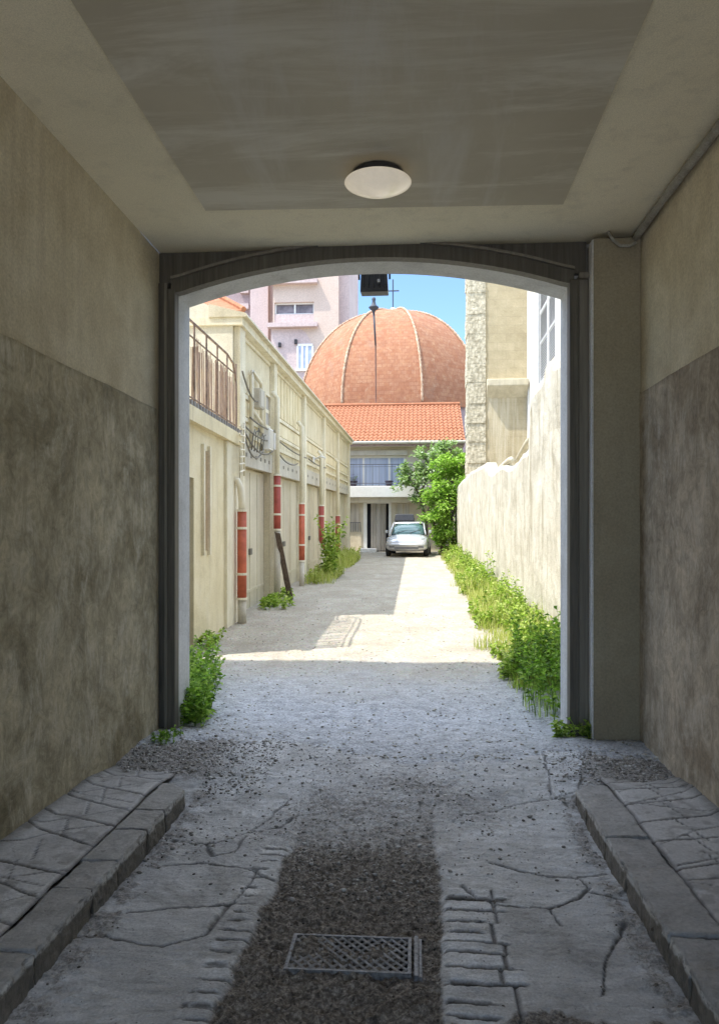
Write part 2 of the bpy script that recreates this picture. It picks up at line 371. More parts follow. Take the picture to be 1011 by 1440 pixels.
    m.col(m.mix(.5, c, m.ramp(m.noise(5, 6, .75), [(0.35, (0.34, 0.30, 0.21)), (0.65, (0.75, 0.69, 0.54))]))); m.bump(v, .5, .025); m.bump(m.noise(14, 6, .75), .5, .02); MT['quoin'] = m.m
    m = Mat('tan_block_wall', 0.9, 0.15)
    br = m.n('ShaderNodeTexBrick'); mp = m.pos(1, 1, 1); sp = m.sep(mp); cb = m.n('ShaderNodeCombineXYZ')
    m.put(cb.inputs[0], m.math('ADD', sp[0], sp[1])); m.put(cb.inputs[1], sp[2]); m.put(br.inputs['Vector'], cb.outputs[0])
    for k, vv in (('Scale', 1.0), ('Mortar Size', 0.012), ('Brick Width', 0.62), ('Row Height', 0.31), ('Bias', 0.0), ('Mortar Smooth', 0.4)): br.inputs[k].default_value = vv
    br.inputs['Color1'].default_value = c4((0.50, 0.42, 0.27)); br.inputs['Color2'].default_value = c4((0.42, 0.35, 0.22)); br.inputs['Mortar'].default_value = c4((0.36, 0.30, 0.2))
    c = m.mix(.55, br.outputs['Color'], m.ramp(m.noise(2.2, 6, .7), [(0.3, (0.36, 0.30, 0.19)), (0.7, (0.58, 0.50, 0.34))]))
    st = m.noise(1, 5, .7, .2, m.pos(5, 5, .3)); zz = m.sep(m.pos())[2]
    low = m.n('ShaderNodeMapRange'); m.put(low.inputs[0], zz); low.inputs[1].default_value = 7.1; low.inputs[2].default_value = 7.0
    c = m.mix(m.math('MULTIPLY', low.outputs[0], m.ramp(st, [(0.45, 0.0), (0.6, .7)])), c, (0.62, 0.56, 0.42))
    m.col(c); m.bump(br.outputs['Fac'], -.4, .02); m.bump(m.noise(14, 5, .7), .6, .02); MT['tan'] = m.m
    MT['wing'] = plaster('pale_render', (0.62, 0.57, 0.45), (0.7, 0.66, 0.54), (0.74, 0.7, 0.6), 1.0, .4, .4)
    MT['shutter'] = paint('pale_shutter_paint', (0.66, 0.65, 0.62), .6, 0, .1)
    MT['ledge'] = plaster('stone_ledge', (0.5, 0.44, 0.32), (0.6, 0.54, 0.4), (0.66, 0.6, 0.47), 3, .3, .4)
    # house
    MT['house'] = plaster('house_render', (0.52, 0.46, 0.37), (0.6, 0.54, 0.43), (0.66, 0.6, 0.5), 0.8, .25, .3)
    MT['stonework'] = plaster('stone_facing', (0.5, 0.42, 0.29), (0.6, 0.52, 0.38), (0.7, 0.62, 0.48), 4, .2, .6)
    def tiles(name, a, b, c):
        m = Mat(name, 0.85, 0.2); n = m.noise(3.5, 6, .75); n2 = m.noise(11, 3, .7)
        m.col(m.mix(.4, m.ramp(n, [(0.3, a), (0.5, b), (0.7, c)]), m.ramp(n2, [(0.35, a), (0.65, c)]))); m.bump(n2, .3, .02); return m.m
    MT['tile'] = tiles('orange_roof_tile', (0.288, 0.104, 0.050), (0.360, 0.144, 0.072), (0.416, 0.208, 0.116))
    m = Mat('window_glass', 0.06, 0.6); m.col(m.ramp(m.noise(1.2, 3), [(0.3, (0.10, 0.14, 0.24)), (0.7, (0.22, 0.28, 0.42))])); MT['glass'] = m.m
    m = Mat('net_curtain', 0.8, 0.1); w = m.noise(1, 3, .6, 0, m.pos(14, 1, .2)); m.col(m.ramp(w, [(0.35, (0.34, 0.40, 0.54)), (0.65, (0.55, 0.60, 0.74))])); MT['curtain'] = m.m
    m = Mat('door_drape', 0.8, 0.1); w = m.noise(1, 3, .6, 0, m.pos(12, 1, .2)); m.col(m.ramp(w, [(0.35, (0.42, 0.39, 0.35)), (0.65, (0.68, 0.64, 0.58))])); MT['drape'] = m.m
    MT['darkin'] = paint('dark_interior', (0.03, 0.03, 0.035), .7)
    MT['railing'] = paint('rail_paint', (0.10, 0.11, 0.14), .5); MT['rusty_rail'] = paint('rusty_rail', (0.24, 0.17, 0.13), .7, 0, .5, 9)
    MT['pot'] = paint('dark_pot', (0.05, 0.04, 0.06), .6); MT['flower'] = paint('violet_petals', (0.22, 0.10, 0.35), .7, 0, .5, 60)
    # dome
    m = Mat('dome_tiles', 0.85, 0.2)
    uv = m.n('ShaderNodeUVMap', uv_map='UVMap'); br = m.n('ShaderNodeTexBrick'); m.put(br.inputs['Vector'], uv.outputs[0])
    for k, vv in (('Scale', 1.0), ('Mortar Size', 0.02), ('Brick Width', 0.3), ('Row Height', 0.25), ('Bias', 0.0), ('Mortar Smooth', 0.5)): br.inputs[k].default_value = vv
    br.inputs['Color1'].default_value = c4((0.343, 0.133, 0.066)); br.inputs['Color2'].default_value = c4((0.429, 0.226, 0.133)); br.inputs['Mortar'].default_value = c4((0.27, 0.11, 0.06))
    c = m.mix(.5, br.outputs['Color'], m.ramp(m.noise(2.4, 9, .82, .3), [(0.34, (0.210, 0.090, 0.049)), (0.5, (0.330, 0.150, 0.083)), (0.66, (0.44, 0.25, 0.125))]))
    c = m.mix(m.math('MULTIPLY', m.ramp(m.noise(2.6, 8, .8, .6), [(0.56, 0.0), (0.66, 1.0)]), .4), c, (0.55, 0.40, 0.26))
    c = m.mix(m.math('MULTIPLY', m.ramp(m.noise(0.5, 5, .7, .4), [(0.55, 0.0), (0.7, 1.0)]), .5), c, (0.288, 0.208, 0.152))
    m.col(c); m.bump(br.outputs['Fac'], -.9, .06); m.bump(m.noise(9, 6, .75), .6, .06); MT['dome'] = m.m
    MT['rib'] = plaster('rib_mortar', (0.30, 0.16, 0.09), (0.46, 0.31, 0.20), (0.66, 0.53, 0.39), 5, .1, .6)
    MT['cap'] = paint('pale_cap', (0.75, 0.72, 0.66), .7)
    MT['rust'] = paint('rusty_iron', (0.14, 0.075, 0.055), .7, 0, .4, 2)
    MT['ironwork'] = paint('dark_ironwork', (0.045, 0.05, 0.06), .6)
    # towers
    MT['pink'] = plaster('pink_render', (0.560, 0.432, 0.352), (0.600, 0.472, 0.392), (0.624, 0.504, 0.424), 0.25, .1, .1, fine=8)
    MT['mauve'] = plaster('mauve_render', (0.50, 0.39, 0.37), (0.55, 0.44, 0.415), (0.59, 0.48, 0.45), 0.25, .2, .1, fine=8)
    MT['brownred'] = plaster('brown_cladding', (0.3, 0.22, 0.22), (0.36, 0.27, 0.27), (0.42, 0.33, 0.32), 0.4, .2, .1, fine=8)
    MT['twin'] = paint('tower_glass', (0.25, 0.21, 0.22), .2, 0, .5, 1.2); MT['tblue'] = paint('blue_shutter', (0.36, 0.42, 0.55), .5, 0, .2, 2)
    # greens
    def leaf(name, cols, trans=0.35):
        m = Mat(name, 0.55, 0.35); c = m.ramp(m.island(), [(i / (len(cols) - 1), x) for i, x in enumerate(cols)])
        m.col(c)
        tr = m.n('ShaderNodeBsdfTranslucent'); m.put(tr.inputs['Color'], m.mix(1.0, c, (1.0, 1.25, 0.6), 'MULTIPLY'))
        mx = m.n('ShaderNodeMixShader'); mx.inputs[0].default_value = trans
        out = m.t.nodes['Material Output']
        m.t.links.new(m.b.outputs[0], mx.inputs[1]); m.t.links.new(tr.outputs[0], mx.inputs[2]); m.t.links.new(mx.outputs[0], out.inputs['Surface'])
        return m.m
    MT['lf_tree'] = leaf('shrub_leaves', [(0.12, 0.21, 0.03), (0.24, 0.38, 0.06), (0.38, 0.54, 0.11), (0.52, 0.66, 0.22)], .45)
    MT['lf_pale'] = leaf('pale_leaves', [(0.14, 0.22, 0.06), (0.24, 0.35, 0.12), (0.40, 0.48, 0.27), (0.58, 0.62, 0.50)])
    MT['lf_weed'] = leaf('weed_leaves', [(0.09, 0.15, 0.025), (0.22, 0.31, 0.045), (0.36, 0.46, 0.09), (0.62, 0.64, 0.24)], .45)
    MT['lf_dry'] = leaf('dry_grass', [(0.28, 0.33, 0.06), (0.44, 0.46, 0.13), (0.58, 0.54, 0.24)], .4)
    MT['lf_dark'] = leaf('dark_weed_leaves', [(0.06, 0.12, 0.02), (0.16, 0.27, 0.04), (0.29, 0.43, 0.07), (0.45, 0.56, 0.14)], .45)
    MT['bark'] = plaster('bark', (0.1, 0.08, 0.06), (0.16, 0.13, 0.1), (0.22, 0.18, 0.14), 8, .3, .9)
    # car
    m = Mat('silver_car_paint', 0.28, 0.5); m.b.inputs['Metallic'].default_value = 0.35; m.b.inputs['Coat Weight'].default_value = 0.5; m.b.inputs['Coat Roughness'].default_value = 0.08
    m.col(m.ramp(m.noise(2, 3), [(0.3, (0.56, 0.57, 0.59)), (0.7, (0.62, 0.63, 0.65))])); MT['car'] = m.m
    MT['carglass'] = paint('car_glass', (0.05, 0.10, 0.10), .05, 0, .2, 2, 0, .7)
    MT['tyre'] = paint('tyre_rubber', (0.02, 0.02, 0.022), .8); MT['chrome'] = paint('chrome', (0.6, 0.6, 0.62), .15, .9, .05)
    MT['lampglass'] = paint('headlamp_glass', (0.45, 0.47, 0.5), .1, .3, .2, 20, 0, .6)
    MT['trim'] = paint('grey_trim', (0.18, 0.18, 0.19), .5)
outdoor()

# ------------------------------------------------------------------ light and camera
EXPO = 1.76
SUNV = Vector((0.474, 0.22, -1.0)).normalized()
el = math.asin(-SUNV.z)
w = bpy.data.worlds.new('World'); sc.world = w; w.use_nodes = True
nt = w.node_tree; sky = nt.nodes.new('ShaderNodeTexSky'); sky.sky_type = 'NISHITA'; sky.sun_disc = False
sky.sun_elevation = el; sky.sun_rotation = math.atan2(-SUNV.x, -SUNV.y)
sky.air_density = 1.0; sky.dust_density = 0.05; sky.ozone_density = 3.0
L_ = nt.links.new
def wn_(k, **kw):
    x = nt.nodes.new(k)
    for a, v in kw.items(): setattr(x, a, v)
    return x
tint = wn_('ShaderNodeMix', data_type='RGBA', blend_type='MULTIPLY'); tint.inputs[0].default_value = 1.0; tint.inputs[7].default_value = (0.84, 0.92, 1.0, 1)
L_(sky.outputs[0], tint.inputs[6])
# unseen bright cloud added overhead to lift the shade, open blue towards the horizon
tc = wn_('ShaderNodeTexCoord'); sx = wn_('ShaderNodeSeparateXYZ'); L_(tc.outputs['Generated'], sx.inputs[0])
hi = wn_('ShaderNodeMapRange', interpolation_type='SMOOTHSTEP'); L_(sx.outputs[2], hi.inputs[0]); hi.inputs[1].default_value = 0.38; hi.inputs[2].default_value = 0.62
cn = wn_('ShaderNodeTexNoise'); L_(tc.outputs['Generated'], cn.inputs['Vector']); cn.inputs['Scale'].default_value = 3.2; cn.inputs['Detail'].default_value = 6; cn.inputs['Roughness'].default_value = 0.6
cr_ = wn_('ShaderNodeMapRange', interpolation_type='SMOOTHSTEP'); L_(cn.outputs['Fac'], cr_.inputs[0]); cr_.inputs[1].default_value = 0.40; cr_.inputs[2].default_value = 0.56
cm = wn_('ShaderNodeMath', operation='MULTIPLY'); L_(hi.outputs[0], cm.inputs[0]); L_(cr_.outputs[0], cm.inputs[1])
mixc = wn_('ShaderNodeMix', data_type='RGBA'); L_(cm.outputs[0], mixc.inputs[0]); L_(tint.outputs[2], mixc.inputs[6]); mixc.inputs[7].default_value = (11.6, 13.4, 16.4, 1)
L_(mixc.outputs[2], nt.nodes['Background'].inputs[0]); nt.nodes['Background'].inputs[1].default_value = 0.095
ld = bpy.data.lights.new('sun', 'SUN'); ld.energy = 2.0; ld.angle = R(0.5); ld.color = (1.0, 0.955, 0.88)
lo = bpy.data.objects.new('sun', ld); COL.objects.link(lo); lo.rotation_euler = SUNV.to_track_quat('-Z', 'Y').to_euler(); lo.location = (-10, -8, 30)
cd = bpy.data.cameras.new('camera'); co = bpy.data.objects.new('camera', cd); COL.objects.link(co)
co.location = (0, 0, CH); co.rotation_euler = (R(90), 0, TH)
cd.sensor_fit = 'VERTICAL'; cd.sensor_height = 36; cd.lens = F / 1440 * 36; cd.shift_y = (HY - 720) / 1440
cd.clip_start = 0.05; cd.clip_end = 1500
sc.camera = co
sc.view_settings.view_transform = 'Standard'; sc.view_settings.look = 'None'; sc.view_settings.gamma = 1; sc.view_settings.exposure = EXPO
sc.cycles.max_bounces = 12; sc.cycles.diffuse_bounces = 8; sc.cycles.use_denoising = True
try: sc.cycles.denoiser = 'OPENIMAGEDENOISE'
except Exception: pass
sc.cycles.sample_clamp_indirect = 10

# ================================================================== THE PASSAGE
WL, WR, CZ = -2.12, 1.74, 3.97
YS = -2.2                          # street end of the passage, behind the camera
YIN, YOUT = 6.30, 6.62            # inner and outer face of the arched back wall
JL, JR = -1.975, 1.225            # opening
SPR, APX = 3.625, 3.88
ARC_C = 0.5 * (JL + JR); HALF = 0.5 * (JR - JL)
RISE = APX - SPR; RAD = (HALF ** 2 + RISE ** 2) / (2 * RISE)
def arc(x): return APX - RAD + math.sqrt(max(0.0, RAD ** 2 - (x - ARC_C) ** 2))

g = root('gateway_building', (WL, YOUT, 0), 'old plastered building whose arched gateway passage surrounds the view', 'building')
# side blocks: passage walls
wl = MB().box(-14, WL, YS, YOUT, -0.3, CZ).build('passage_wall', MT['pl_up'], g)
wr = MB().box(WR, 9, YS, YOUT, -0.3, CZ).build('passage_wall', MT['pl_up'], g)
# lower dark render, its top edge slightly wavering and its face a few millimetres proud
def dado(side, x, z0, z1, m, lab):
    ys = np.arange(YS + .05, 6.17, 0.03); zs = np.concatenate([np.linspace(-0.25, 2.2, 60), np.linspace(2.23, 1.0 * z0, 14)])
    mb = MB(); sg = 1 if side == 'L' else -1
    n = len(zs); vs = []
    for y in ys:
        top = z0 + (z1 - z0) * (y + 3) / 9 + 0.002 * math.sin(y * 5.1) + 0.003 * (mnoise.noise((y * 6, 3.3, 1)) )
        for k, z in enumerate(zs):
            zz = z * top / z0 if k > 40 else z
            d = 0.012 + 0.007 * mnoise.fractal((y * 1.6, zz * 1.6, 5.0 if sg > 0 else 9.0), 0.9, 2.1, 4) + 0.003 * mnoise.noise((y * 13, zz * 13, 2))
            if k == n - 1: d = max(d, 0.006)
            vs.append((x + sg * max(d, 0.003), y, zz))
        vs.append((x - sg * 0.01, y, vs[-1][2] + 0.002))
    w_ = n + 1; fs = []
    for i in range(len(ys) - 1):
        for k in range(w_ - 1):
            a = i * w_ + k; fs.append((a, a + w_, a + w_ + 1, a + 1))
    mb.add(vs, fs); o = mb.build('dado', m, g, smooth=False)
    o.data.polygons.foreach_set('use_smooth', [True] * len(o.data.polygons)); tag(o, lab); return o
dado('L', WL, 2.60, 2.66, MT['dadoL'], 'rough dark grey lower render of the left wall')
dado('R', WR, 2.63, 2.72, MT['dadoR'], 'rough brownish lower render of the right wall')
cl = MB().box(WL + 0.001, WR - 0.001, YS, YOUT, CZ, 4.3).build('ceiling', MT['ceil'], g)
MB().prism([(-1.50, YS + .5), (1.035, YS + .5), (1.035, 5.50), (-1.50, 5.42)], 'z', CZ - 0.018, CZ + 0.01).build('ceiling_board', MT['board'], cl)
# upper storeys
MB().box(-14, 9, YS, YOUT, 4.302, 12.6).build('upper_wall', MT['house'], g)
# arched back wall
xs = [JL + (JR - JL) * i / 40 for i in range(41)]
b = MB(); b.strip(xs, arc, lambda x: CZ - 0.001, YIN, YOUT - 0.001)
b.box(WL + 0.001, JL, YIN, YOUT - 0.001, -0.2, CZ - 0.001); b.box(JR, WR - 0.001, YIN, YOUT - 0.001, -0.2, CZ - 0.001)
bw = b.build('arch_wall', MT['reveal'], g)
# timber door surround
def arcf(off): return lambda x: arc(min(max(x, JL), JR)) + off
xs2 = [JL - 0.03 + (JR - JL + 0.06) * i / 40 for i in range(41)]
fr = MB().strip(xs2, arcf(-0.008), arcf(0.105), 6.20, YIN - 0.002).build('door_frame', MT['wood'], g)
MB().strip([WL + 0.002 + (1.36 - WL - 0.002) * i / 40 for i in range(41)], lambda x: max(arcf(0.107)(x), SPR + 0.108) - 0.002 if JL <= x <= JR else SPR + 0.09, lambda x: CZ - 0.002, 6.245, YIN - 0.002).build('spandrel', MT['wood'], fr)
MB().strip(xs2, arcf(0.1065), arcf(0.128), 6.175, 6.2445).build('moulding', MT['wood2'], fr)
MB().box(WL + 0.002, JL - 0.062, 6.225, YIN - 0.002, -0.15, SPR + 0.088).build('post', MT['wood'], fr)
MB().box(JL - 0.060, JL + 0.006, 6.185, YIN - 0.002, -0.15, SPR + 0.03).build('post', MT['wood'], fr, bevel=0.008)
MB().box(JL - 0.088, JL - 0.0625, 6.195, 6.224, -0.15, SPR + 0.08).build('moulding', MT['wood2'], fr, bevel=0.005)
MB().box(JR - 0.008, JR + 0.066, 6.185, YIN - 0.002, -0.15, SPR + 0.03).build('post', MT['wood'], fr, bevel=0.008)
MB().box(JR + 0.069, 1.375, 6.215, YIN - 0.002, -0.15, SPR + 0.075).build('post', MT['wood2'], fr, bevel=0.008)
MB().box(JR + 0.064, 1.37, 6.17, 6.214, SPR + 0.03, SPR + 0.075).build('bracket', MT['wood2'], fr, bevel=0.006)
# boxing down the right-hand corner
MB().box(1.378, WR - 0.003, 6.08, YIN - 0.002, -0.15, 3.93).build('corner_boxing', MT['pilaster'], g, bevel=0.006)
MB().box(1.366, 1.3775, 6.075, 6.20, -0.15, 3.92).build('lit_edge', MT['reveal'], g, bevel=0.003)  # pale strip paints in the light on the boxing's side face

# ceiling lamp
lp = Vector((-0.24, 4.93, CZ - 0.018))
t = root('ceiling_lamp', lp, 'round opal glass lamp dish under the passage ceiling', 'lamp')
MB().lathe([(0.0, 0.0), (0.15, 0.0), (0.165, -0.012), (0.165, -0.055), (0.0, -0.055)], lp, 40).build('base', MT['black'], t, smooth=False)
prof = [(0.0, -0.052), (0.200, -0.060), (0.212, -0.064), (0.215, -0.069), (0.212, -0.074)]
for i in range(1, 15):
    f_ = i / 14; prof.append((0.212 * (1 - f_), -0.074 - 0.062 * (1 - (1 - f_) ** 2.1)))
MB().lathe(prof, lp, 56).build('glass_dish', MT['opal'], t, smooth=True)

# lagged pipe in the right-hand corner
pts = []; y = YS + .1
while y < 6.18:
    pts.append((WR - 0.045 + 0.006 * math.sin(y * 3.3), y, CZ - 0.05 + 0.008 * math.sin(y * 2.1 + 1))); y += 0.07
t = MB()
t.tube(pts, [0.030 + 0.006 * (mnoise.noise((p[1] * 9, 0.5, 0.2))) for p in pts], 10)
tag(t.build('ceiling_pipe', MT['pipe'], base=pts[-1], smooth=True), 'lumpy lagged pipe along the corner of ceiling and right wall', 'pipe')
pts = [(WR - 0.05, 6.02, CZ - 0.10), (WR - 0.10, 6.04, CZ - 0.12), (WR - 0.17, 6.045, CZ - 0.115), (WR - 0.22, 6.05, CZ - 0.07), (WR - 0.26, 6.05, CZ - 0.004)]
tag(MB().tube(pts, 0.013, 8).build('cable_conduit', MT['pipe'], base=pts[0], smooth=True), 'short bent conduit over the corner boxing beside the right wall', 'pipe')
pts = [(WR - 0.03, 6.03, CZ - 0.16), (WR - 0.13, 6.06, CZ - 0.07), (WR - 0.25, 6.10, CZ - 0.02)]

# floodlight outside the arch (its back is towards us)
fl = at(526.5, 398, 6.86)
t = root('floodlight', (fl.x, YOUT, fl.z + 0.12), 'dark floodlight on a bracket outside the top of the arch', 'lamp')
b = MB(); x0, x1 = at(507, 398, 6.86).x, at(546, 398, 6.86).x; z1, z0 = at(526, 379, 6.86).z, at(526, 413, 6.86).z
b.hexa([(x0, 6.80, z0), (x1, 6.80, z0), (x1 , 6.98, z0 + 0.015), (x0, 6.98, z0 + 0.015)],
       [(x0 + 0.012, 6.76, z1), (x1 - 0.012, 6.76, z1), (x1 - 0.012, 6.92, z1 + 0.03), (x0 + 0.012, 6.92, z1 + 0.03)])
b.build('housing', MT['black'], t, bevel=0.008)
b = MB()
for i in range(5):
    xx = x0 + 0.03 + i * (x1 - x0 - 0.06) / 4; b.box(xx - 0.004, xx + 0.004, 6.745, 6.79, z0 + 0.035, z1 - 0.03)
b.build('heat_fins', MT['black'], t)
b = MB(); b.tube([(x0 - 0.012, 6.86, fl.z + 0.03), (x0 - 0.014, 6.80, z1 + 0.06), (x0 - 0.010, YOUT, z1 + 0.13)], 0.009, 6)
b.tube([(x1 + 0.012, 6.86, fl.z + 0.03), (x1 + 0.014, 6.80, z1 + 0.06), (x1 + 0.010, YOUT, z1 + 0.13)], 0.009, 6)
b.box(x0 - 0.02, x1 + 0.02, YOUT + 0.0005, YOUT + 0.015, z1 + 0.10, z1 + 0.16); b.build('bracket', MT['black'], t)
MB().box(fl.x + 0.03, fl.x + 0.055, 6.735, 6.786, fl.z - 0.035, fl.z - 0.005).build('cable_gland', MT['iron'], t, bevel=0.004)

# ---------------------------------------------------------------- floor of the passage
ZR = -0.09; ZP = 0.04                       # roadway and pavement levels
KL, KR = -1.43, 0.985                       # kerb faces
def g2(pts, z=ZR): return [tuple(gz(px, py, z)[:2]) for px, py in pts]
CRK = [g2(p) for p in ([(222,1178),(255,1183),(300,1186),(345,1172),(375,1155),(405,1132)], [(230,1215),(290,1213),(350,1222),(385,1236)], [(290,1186),(300,1204),(330,1198),(345,1175)],
     [(60,1322),(115,1318),(150,1318),(190,1328),(230,1332),(290,1315),(325,1270),(350,1242),(362,1222)], [(180,1285),(260,1275),(330,1270)],
     [(690,1214),(730,1224),(770,1231),(810,1234),(850,1230)], [(652,1245),(668,1262),(700,1272),(770,1277),(815,1264),(829,1250),(818,1238),(800,1231)], [(829,1255),(860,1263),(882,1268)],
     [(640,1150),(690,1146),(730,1138),(790,1130),(815,1126)], [(770,1277),(790,1300)], [(420,1150),(395,1165),(350,1170)],
     [(752,1060),(766,1085),(776,1132)], [(766,1085),(818,1086)], [(826,1060),(814,1090)], [(880,1300),(850,1350),(845,1400)])]
SLAB = g2([(752,1060),(826,1058),(812,1130),(776,1132)])
def in_poly(X, Y, P):
    ins = np.zeros(X.shape, bool); n = len(P); j = n - 1
    for i in range(n):
        xi, yi = P[i]; xj, yj = P[j]
        ins ^= ((yi > Y) != (yj > Y)) & (X < (xj - xi) * (Y - yi) / (yj - yi + 1e-9) + xi); j = i
    return ins
DL, DR = -0.70, 0.115
def floor_z(X, Y):
    n1 = fbm(X, Y, 1.6, 5, 1); n2 = fbm(X, Y, 9, 4, 2); n3 = fbm(X, Y, 34, 3, 3)
    base = ZR + (0 - ZR) * sstep(4.3, 5.7, Y)
    # dirt strip down the middle, fading out towards the arch
    wob = 0.05 * (fbm(X * 0 + 3, Y, 3, 3, 8) - 0.5)
    strip = sstep(DL - 0.03 + wob, DL + 0.03 + wob, X + 0.05 * (n2 - .5)) * (1 - sstep(DR - 0.03 + wob, DR + 0.03 + wob, X + 0.05 * (n2 - .5)))
    strip *= 1 - .50 * sstep(3.2, 4.7, Y + 1.2 * (n1 - 0.5) + .5 * (n2 - .5)) - .50 * sstep(4.5, 6.1, Y)
    mid = np.exp(-((X + .25) / .95) ** 2) * sstep(3.4, 4.5, Y) * (1 - .75 * sstep(4.9, 6.4, Y)) * (.36 + .75 * (n1 - .5) + .5 * (fbm(X, Y, 3.3, 4, 51) - .5))
    patch = sstep(0.50, 0.60, fbm(X, Y, 2.4, 5, 11)) * sstep(3.3, 4.3, Y) * (1 - 0.75 * sstep(5.3, 6.2, Y))
    edge = (1 - sstep(0.02, 0.16 + 0.12 * (n2 - 0.5), np.minimum(np.abs(X - KL - 0.06), np.abs(X - KR + 0.03)))) * (Y < 5.0) * 0.8 * sstep(0.4, .62, n2 + .12)
    rub = sstep(4.95, 5.2, Y) * (1 - sstep(6.0, 6.4, Y)) * np.maximum(1 - sstep(-1.6, -0.95, X), sstep(0.85, 1.35, X)) * 0.75
    corner = sstep(0.55, 0.62, fbm(X, Y, 2.0, 4, 21)) * (1 - sstep(2.6, 3.2, Y)) * (X > 0.1) * 0.8
    dirt = np.clip(np.maximum.reduce([strip, mid, patch * 0.25, edge * .65, rub * .8, corner]), 0, 1)
    # edge stones, like teeth, on both sides of the strip
    def teeth(x0, x1, y0, y1, pitch, s):
        ph = (Y + 0.02 * np.sin(Y * 9 + s)) / pitch + 0.25 * (vnoise(Y * 0 + s, np.floor(Y / pitch), s) - 0.5)
        fr_ = np.abs(ph - np.floor(ph) - 0.5)
        xin = sstep(x0 - 0.012, x0 + 0.012, X + 0.05 * (vnoise(np.floor(ph), Y * 0 + 5, s) - .5)) * (1 - sstep(x1 - 0.02, x1 + 0.02, X + 0.16 * (vnoise(np.floor(ph), Y * 0, s) - 0.5)))
        on = xin * (Y > y0) * (Y < y1)
        xe = x1 if s < 5 else x0
        rim_ = (1 - sstep(0.004, 0.011, np.abs(X - xe - 0.05 * (vnoise(np.floor(ph), Y * 0 + 9, s) - .5)))) * (Y > y0) * (Y < y1)
        on = np.maximum(on, rim_)
        return on, np.maximum(rim_ * (s < 5), on * sstep(0.385, 0.41, fr_ + 0.10 * (n2 - 0.5)))
    onR, gapR = teeth(DR + 0.015, DR + 0.235, 1.0, 3.74, 0.098, 2.0)
    onL, gapL = teeth(DL - 0.12, DL - 0.02, 1.0, 4.2, 0.088, 7.0)
    gap = np.maximum(gapR, gapL * .7)
    crack = np.zeros(X.shape)
    Xw = X + 0.03 * (n2 - 0.5); Yw = Y + 0.03 * (fbm(X, Y, 9, 3, 6) - 0.5)
    for p in CRK:
        d = dist_poly(Xw, Yw, p); crack = np.maximum(crack, 1 - sstep(0.002, 0.006 + .014 * sstep(.4, .7, n2), d))
    slab = in_poly(Xw, Yw, SLAB).astype(float)
    dirt *= 1 - 0.95 * slab; dirt *= 1 - onR * (1 - gapR)
    c2 = np.clip(np.maximum(crack, gap) * (1 - 0.6 * strip), 0, 1)
    Z = base + 0.022 * (n1 - 0.5) + 0.010 * (n2 - 0.5) * (1 - 0.6 * slab) + 0.004 * (n3 - .5) - 0.024 * strip + dirt * (0.03 * (n2 - 0.5) + 0.04 * (n3 - 0.5))
    Z = Z + 0.006 * (fbm(X, Y, 60, 2, 77) - .5) - 0.013 * c2 + 0.012 * slab + 0.003 * onR * (1 - gapR) + rub * 0.03
    tone = np.clip(slab * 0.9 + onR * (1 - gapR) * 1.0 + onL * (1 - gapL) * .5 + 0.5 * sstep(.5, .7, fbm(X, Y, 1.2, 4, 33)), 0, 1)
    return Z, (dirt, c2, tone)
o = heightfield('passage_floor', MT['floor'], np.arange(WL - 0.1, WR + 0.1, 0.009), np.concatenate([np.arange(1.7, 4.2, 0.008), np.arange(4.2, 6.9, 0.0125)]), floor_z)
tag(o, kind='structure')
o = heightfield('street_floor', MT['floor'], np.arange(WL - 0.1, WR + 0.1, 0.08), np.concatenate([np.arange(YS, 1.64, 0.08), [1.7]]), floor_z); o.name = 'passage_floor'
tag(o, kind='structure')

# raised pavements and their kerb stones
def pavement(x0, x1, y1, sgn, s):
    def zf(X, Y):
        n1 = fbm(X, Y, 2.2, 4, s); n2 = fbm(X, Y, 12, 4, s + 2)
        d = np.full(X.shape, 9.0)
        yy = 0.9; i = 0
        xa, xb = min(x0, x1), max(x0, x1)
        while yy < y1 + 0.4:
            sk = 0.14 if sgn > 0 else -0.10
            j1 = 0.06 * math.sin(i * 2.7 + s)
            d = np.minimum(d, dist_poly(X, Y, [(xa, yy + sk + j1), (xb, yy - sk * .6)]))
            if i % 3 != 1: d = np.minimum(d, dist_poly(X, Y, [(xa + .03, yy - 0.10), ((xa + xb) / 2, yy + 0.06 + j1), (xb, yy + 0.22)]) + 0.003)
            if i % 4 == 2: d = np.minimum(d, dist_poly(X, Y, [(xa, yy - .05), (xb - .05, yy - 0.21)]) + 0.003)
            d = np.minimum(d, dist_poly(X, Y, [((xa * .45 + xb * .55) + .04 * j1, yy + sk * .4), ((xa * .6 + xb * .4), yy + .3)]) + .003)
            yy += 0.27 + 0.05 * math.sin(i * 1.7 + s); i += 1
        d = d + 0.012 * (n2 - 0.5)
        seam = np.abs(X - x1 + 0.02 * (fbm(X * 0, Y, 5, 3, s) - 0.5) + sgn * 0.012)
        cr = np.maximum(1 - sstep(0.002, 0.007 + .006 * n2, d), 1 - sstep(0.003, 0.012, seam))
        fade = 1 - sstep(y1 - 0.05, y1 + 0.55, Y + 0.2 * (n2 - .5))
        edge = 1 - sstep(0.02, 0.09 + .08 * n2, np.abs(X - x0))
        Z = ZP + 0.012 * (n1 - 0.5) + 0.006 * (n2 - 0.5) - 0.012 * cr - 0.06 * (1 - fade) + 0.02 * edge
        return Z, (np.clip(np.maximum(edge, (1 - fade) * .8) + 0.5 * sstep(.55, .7, n2), 0, 1), cr, n1)
    xs_ = np.arange(min(x0, x1) - (0.0 if sgn < 0 else 0.04), max(x0, x1) + (0.04 if sgn < 0 else 0.0), 0.011)
    o = heightfield('pavement', MT['pave'], xs_, np.arange(0.9, y1 + 0.5, 0.011), zf)
    return tag(o, kind='structure')
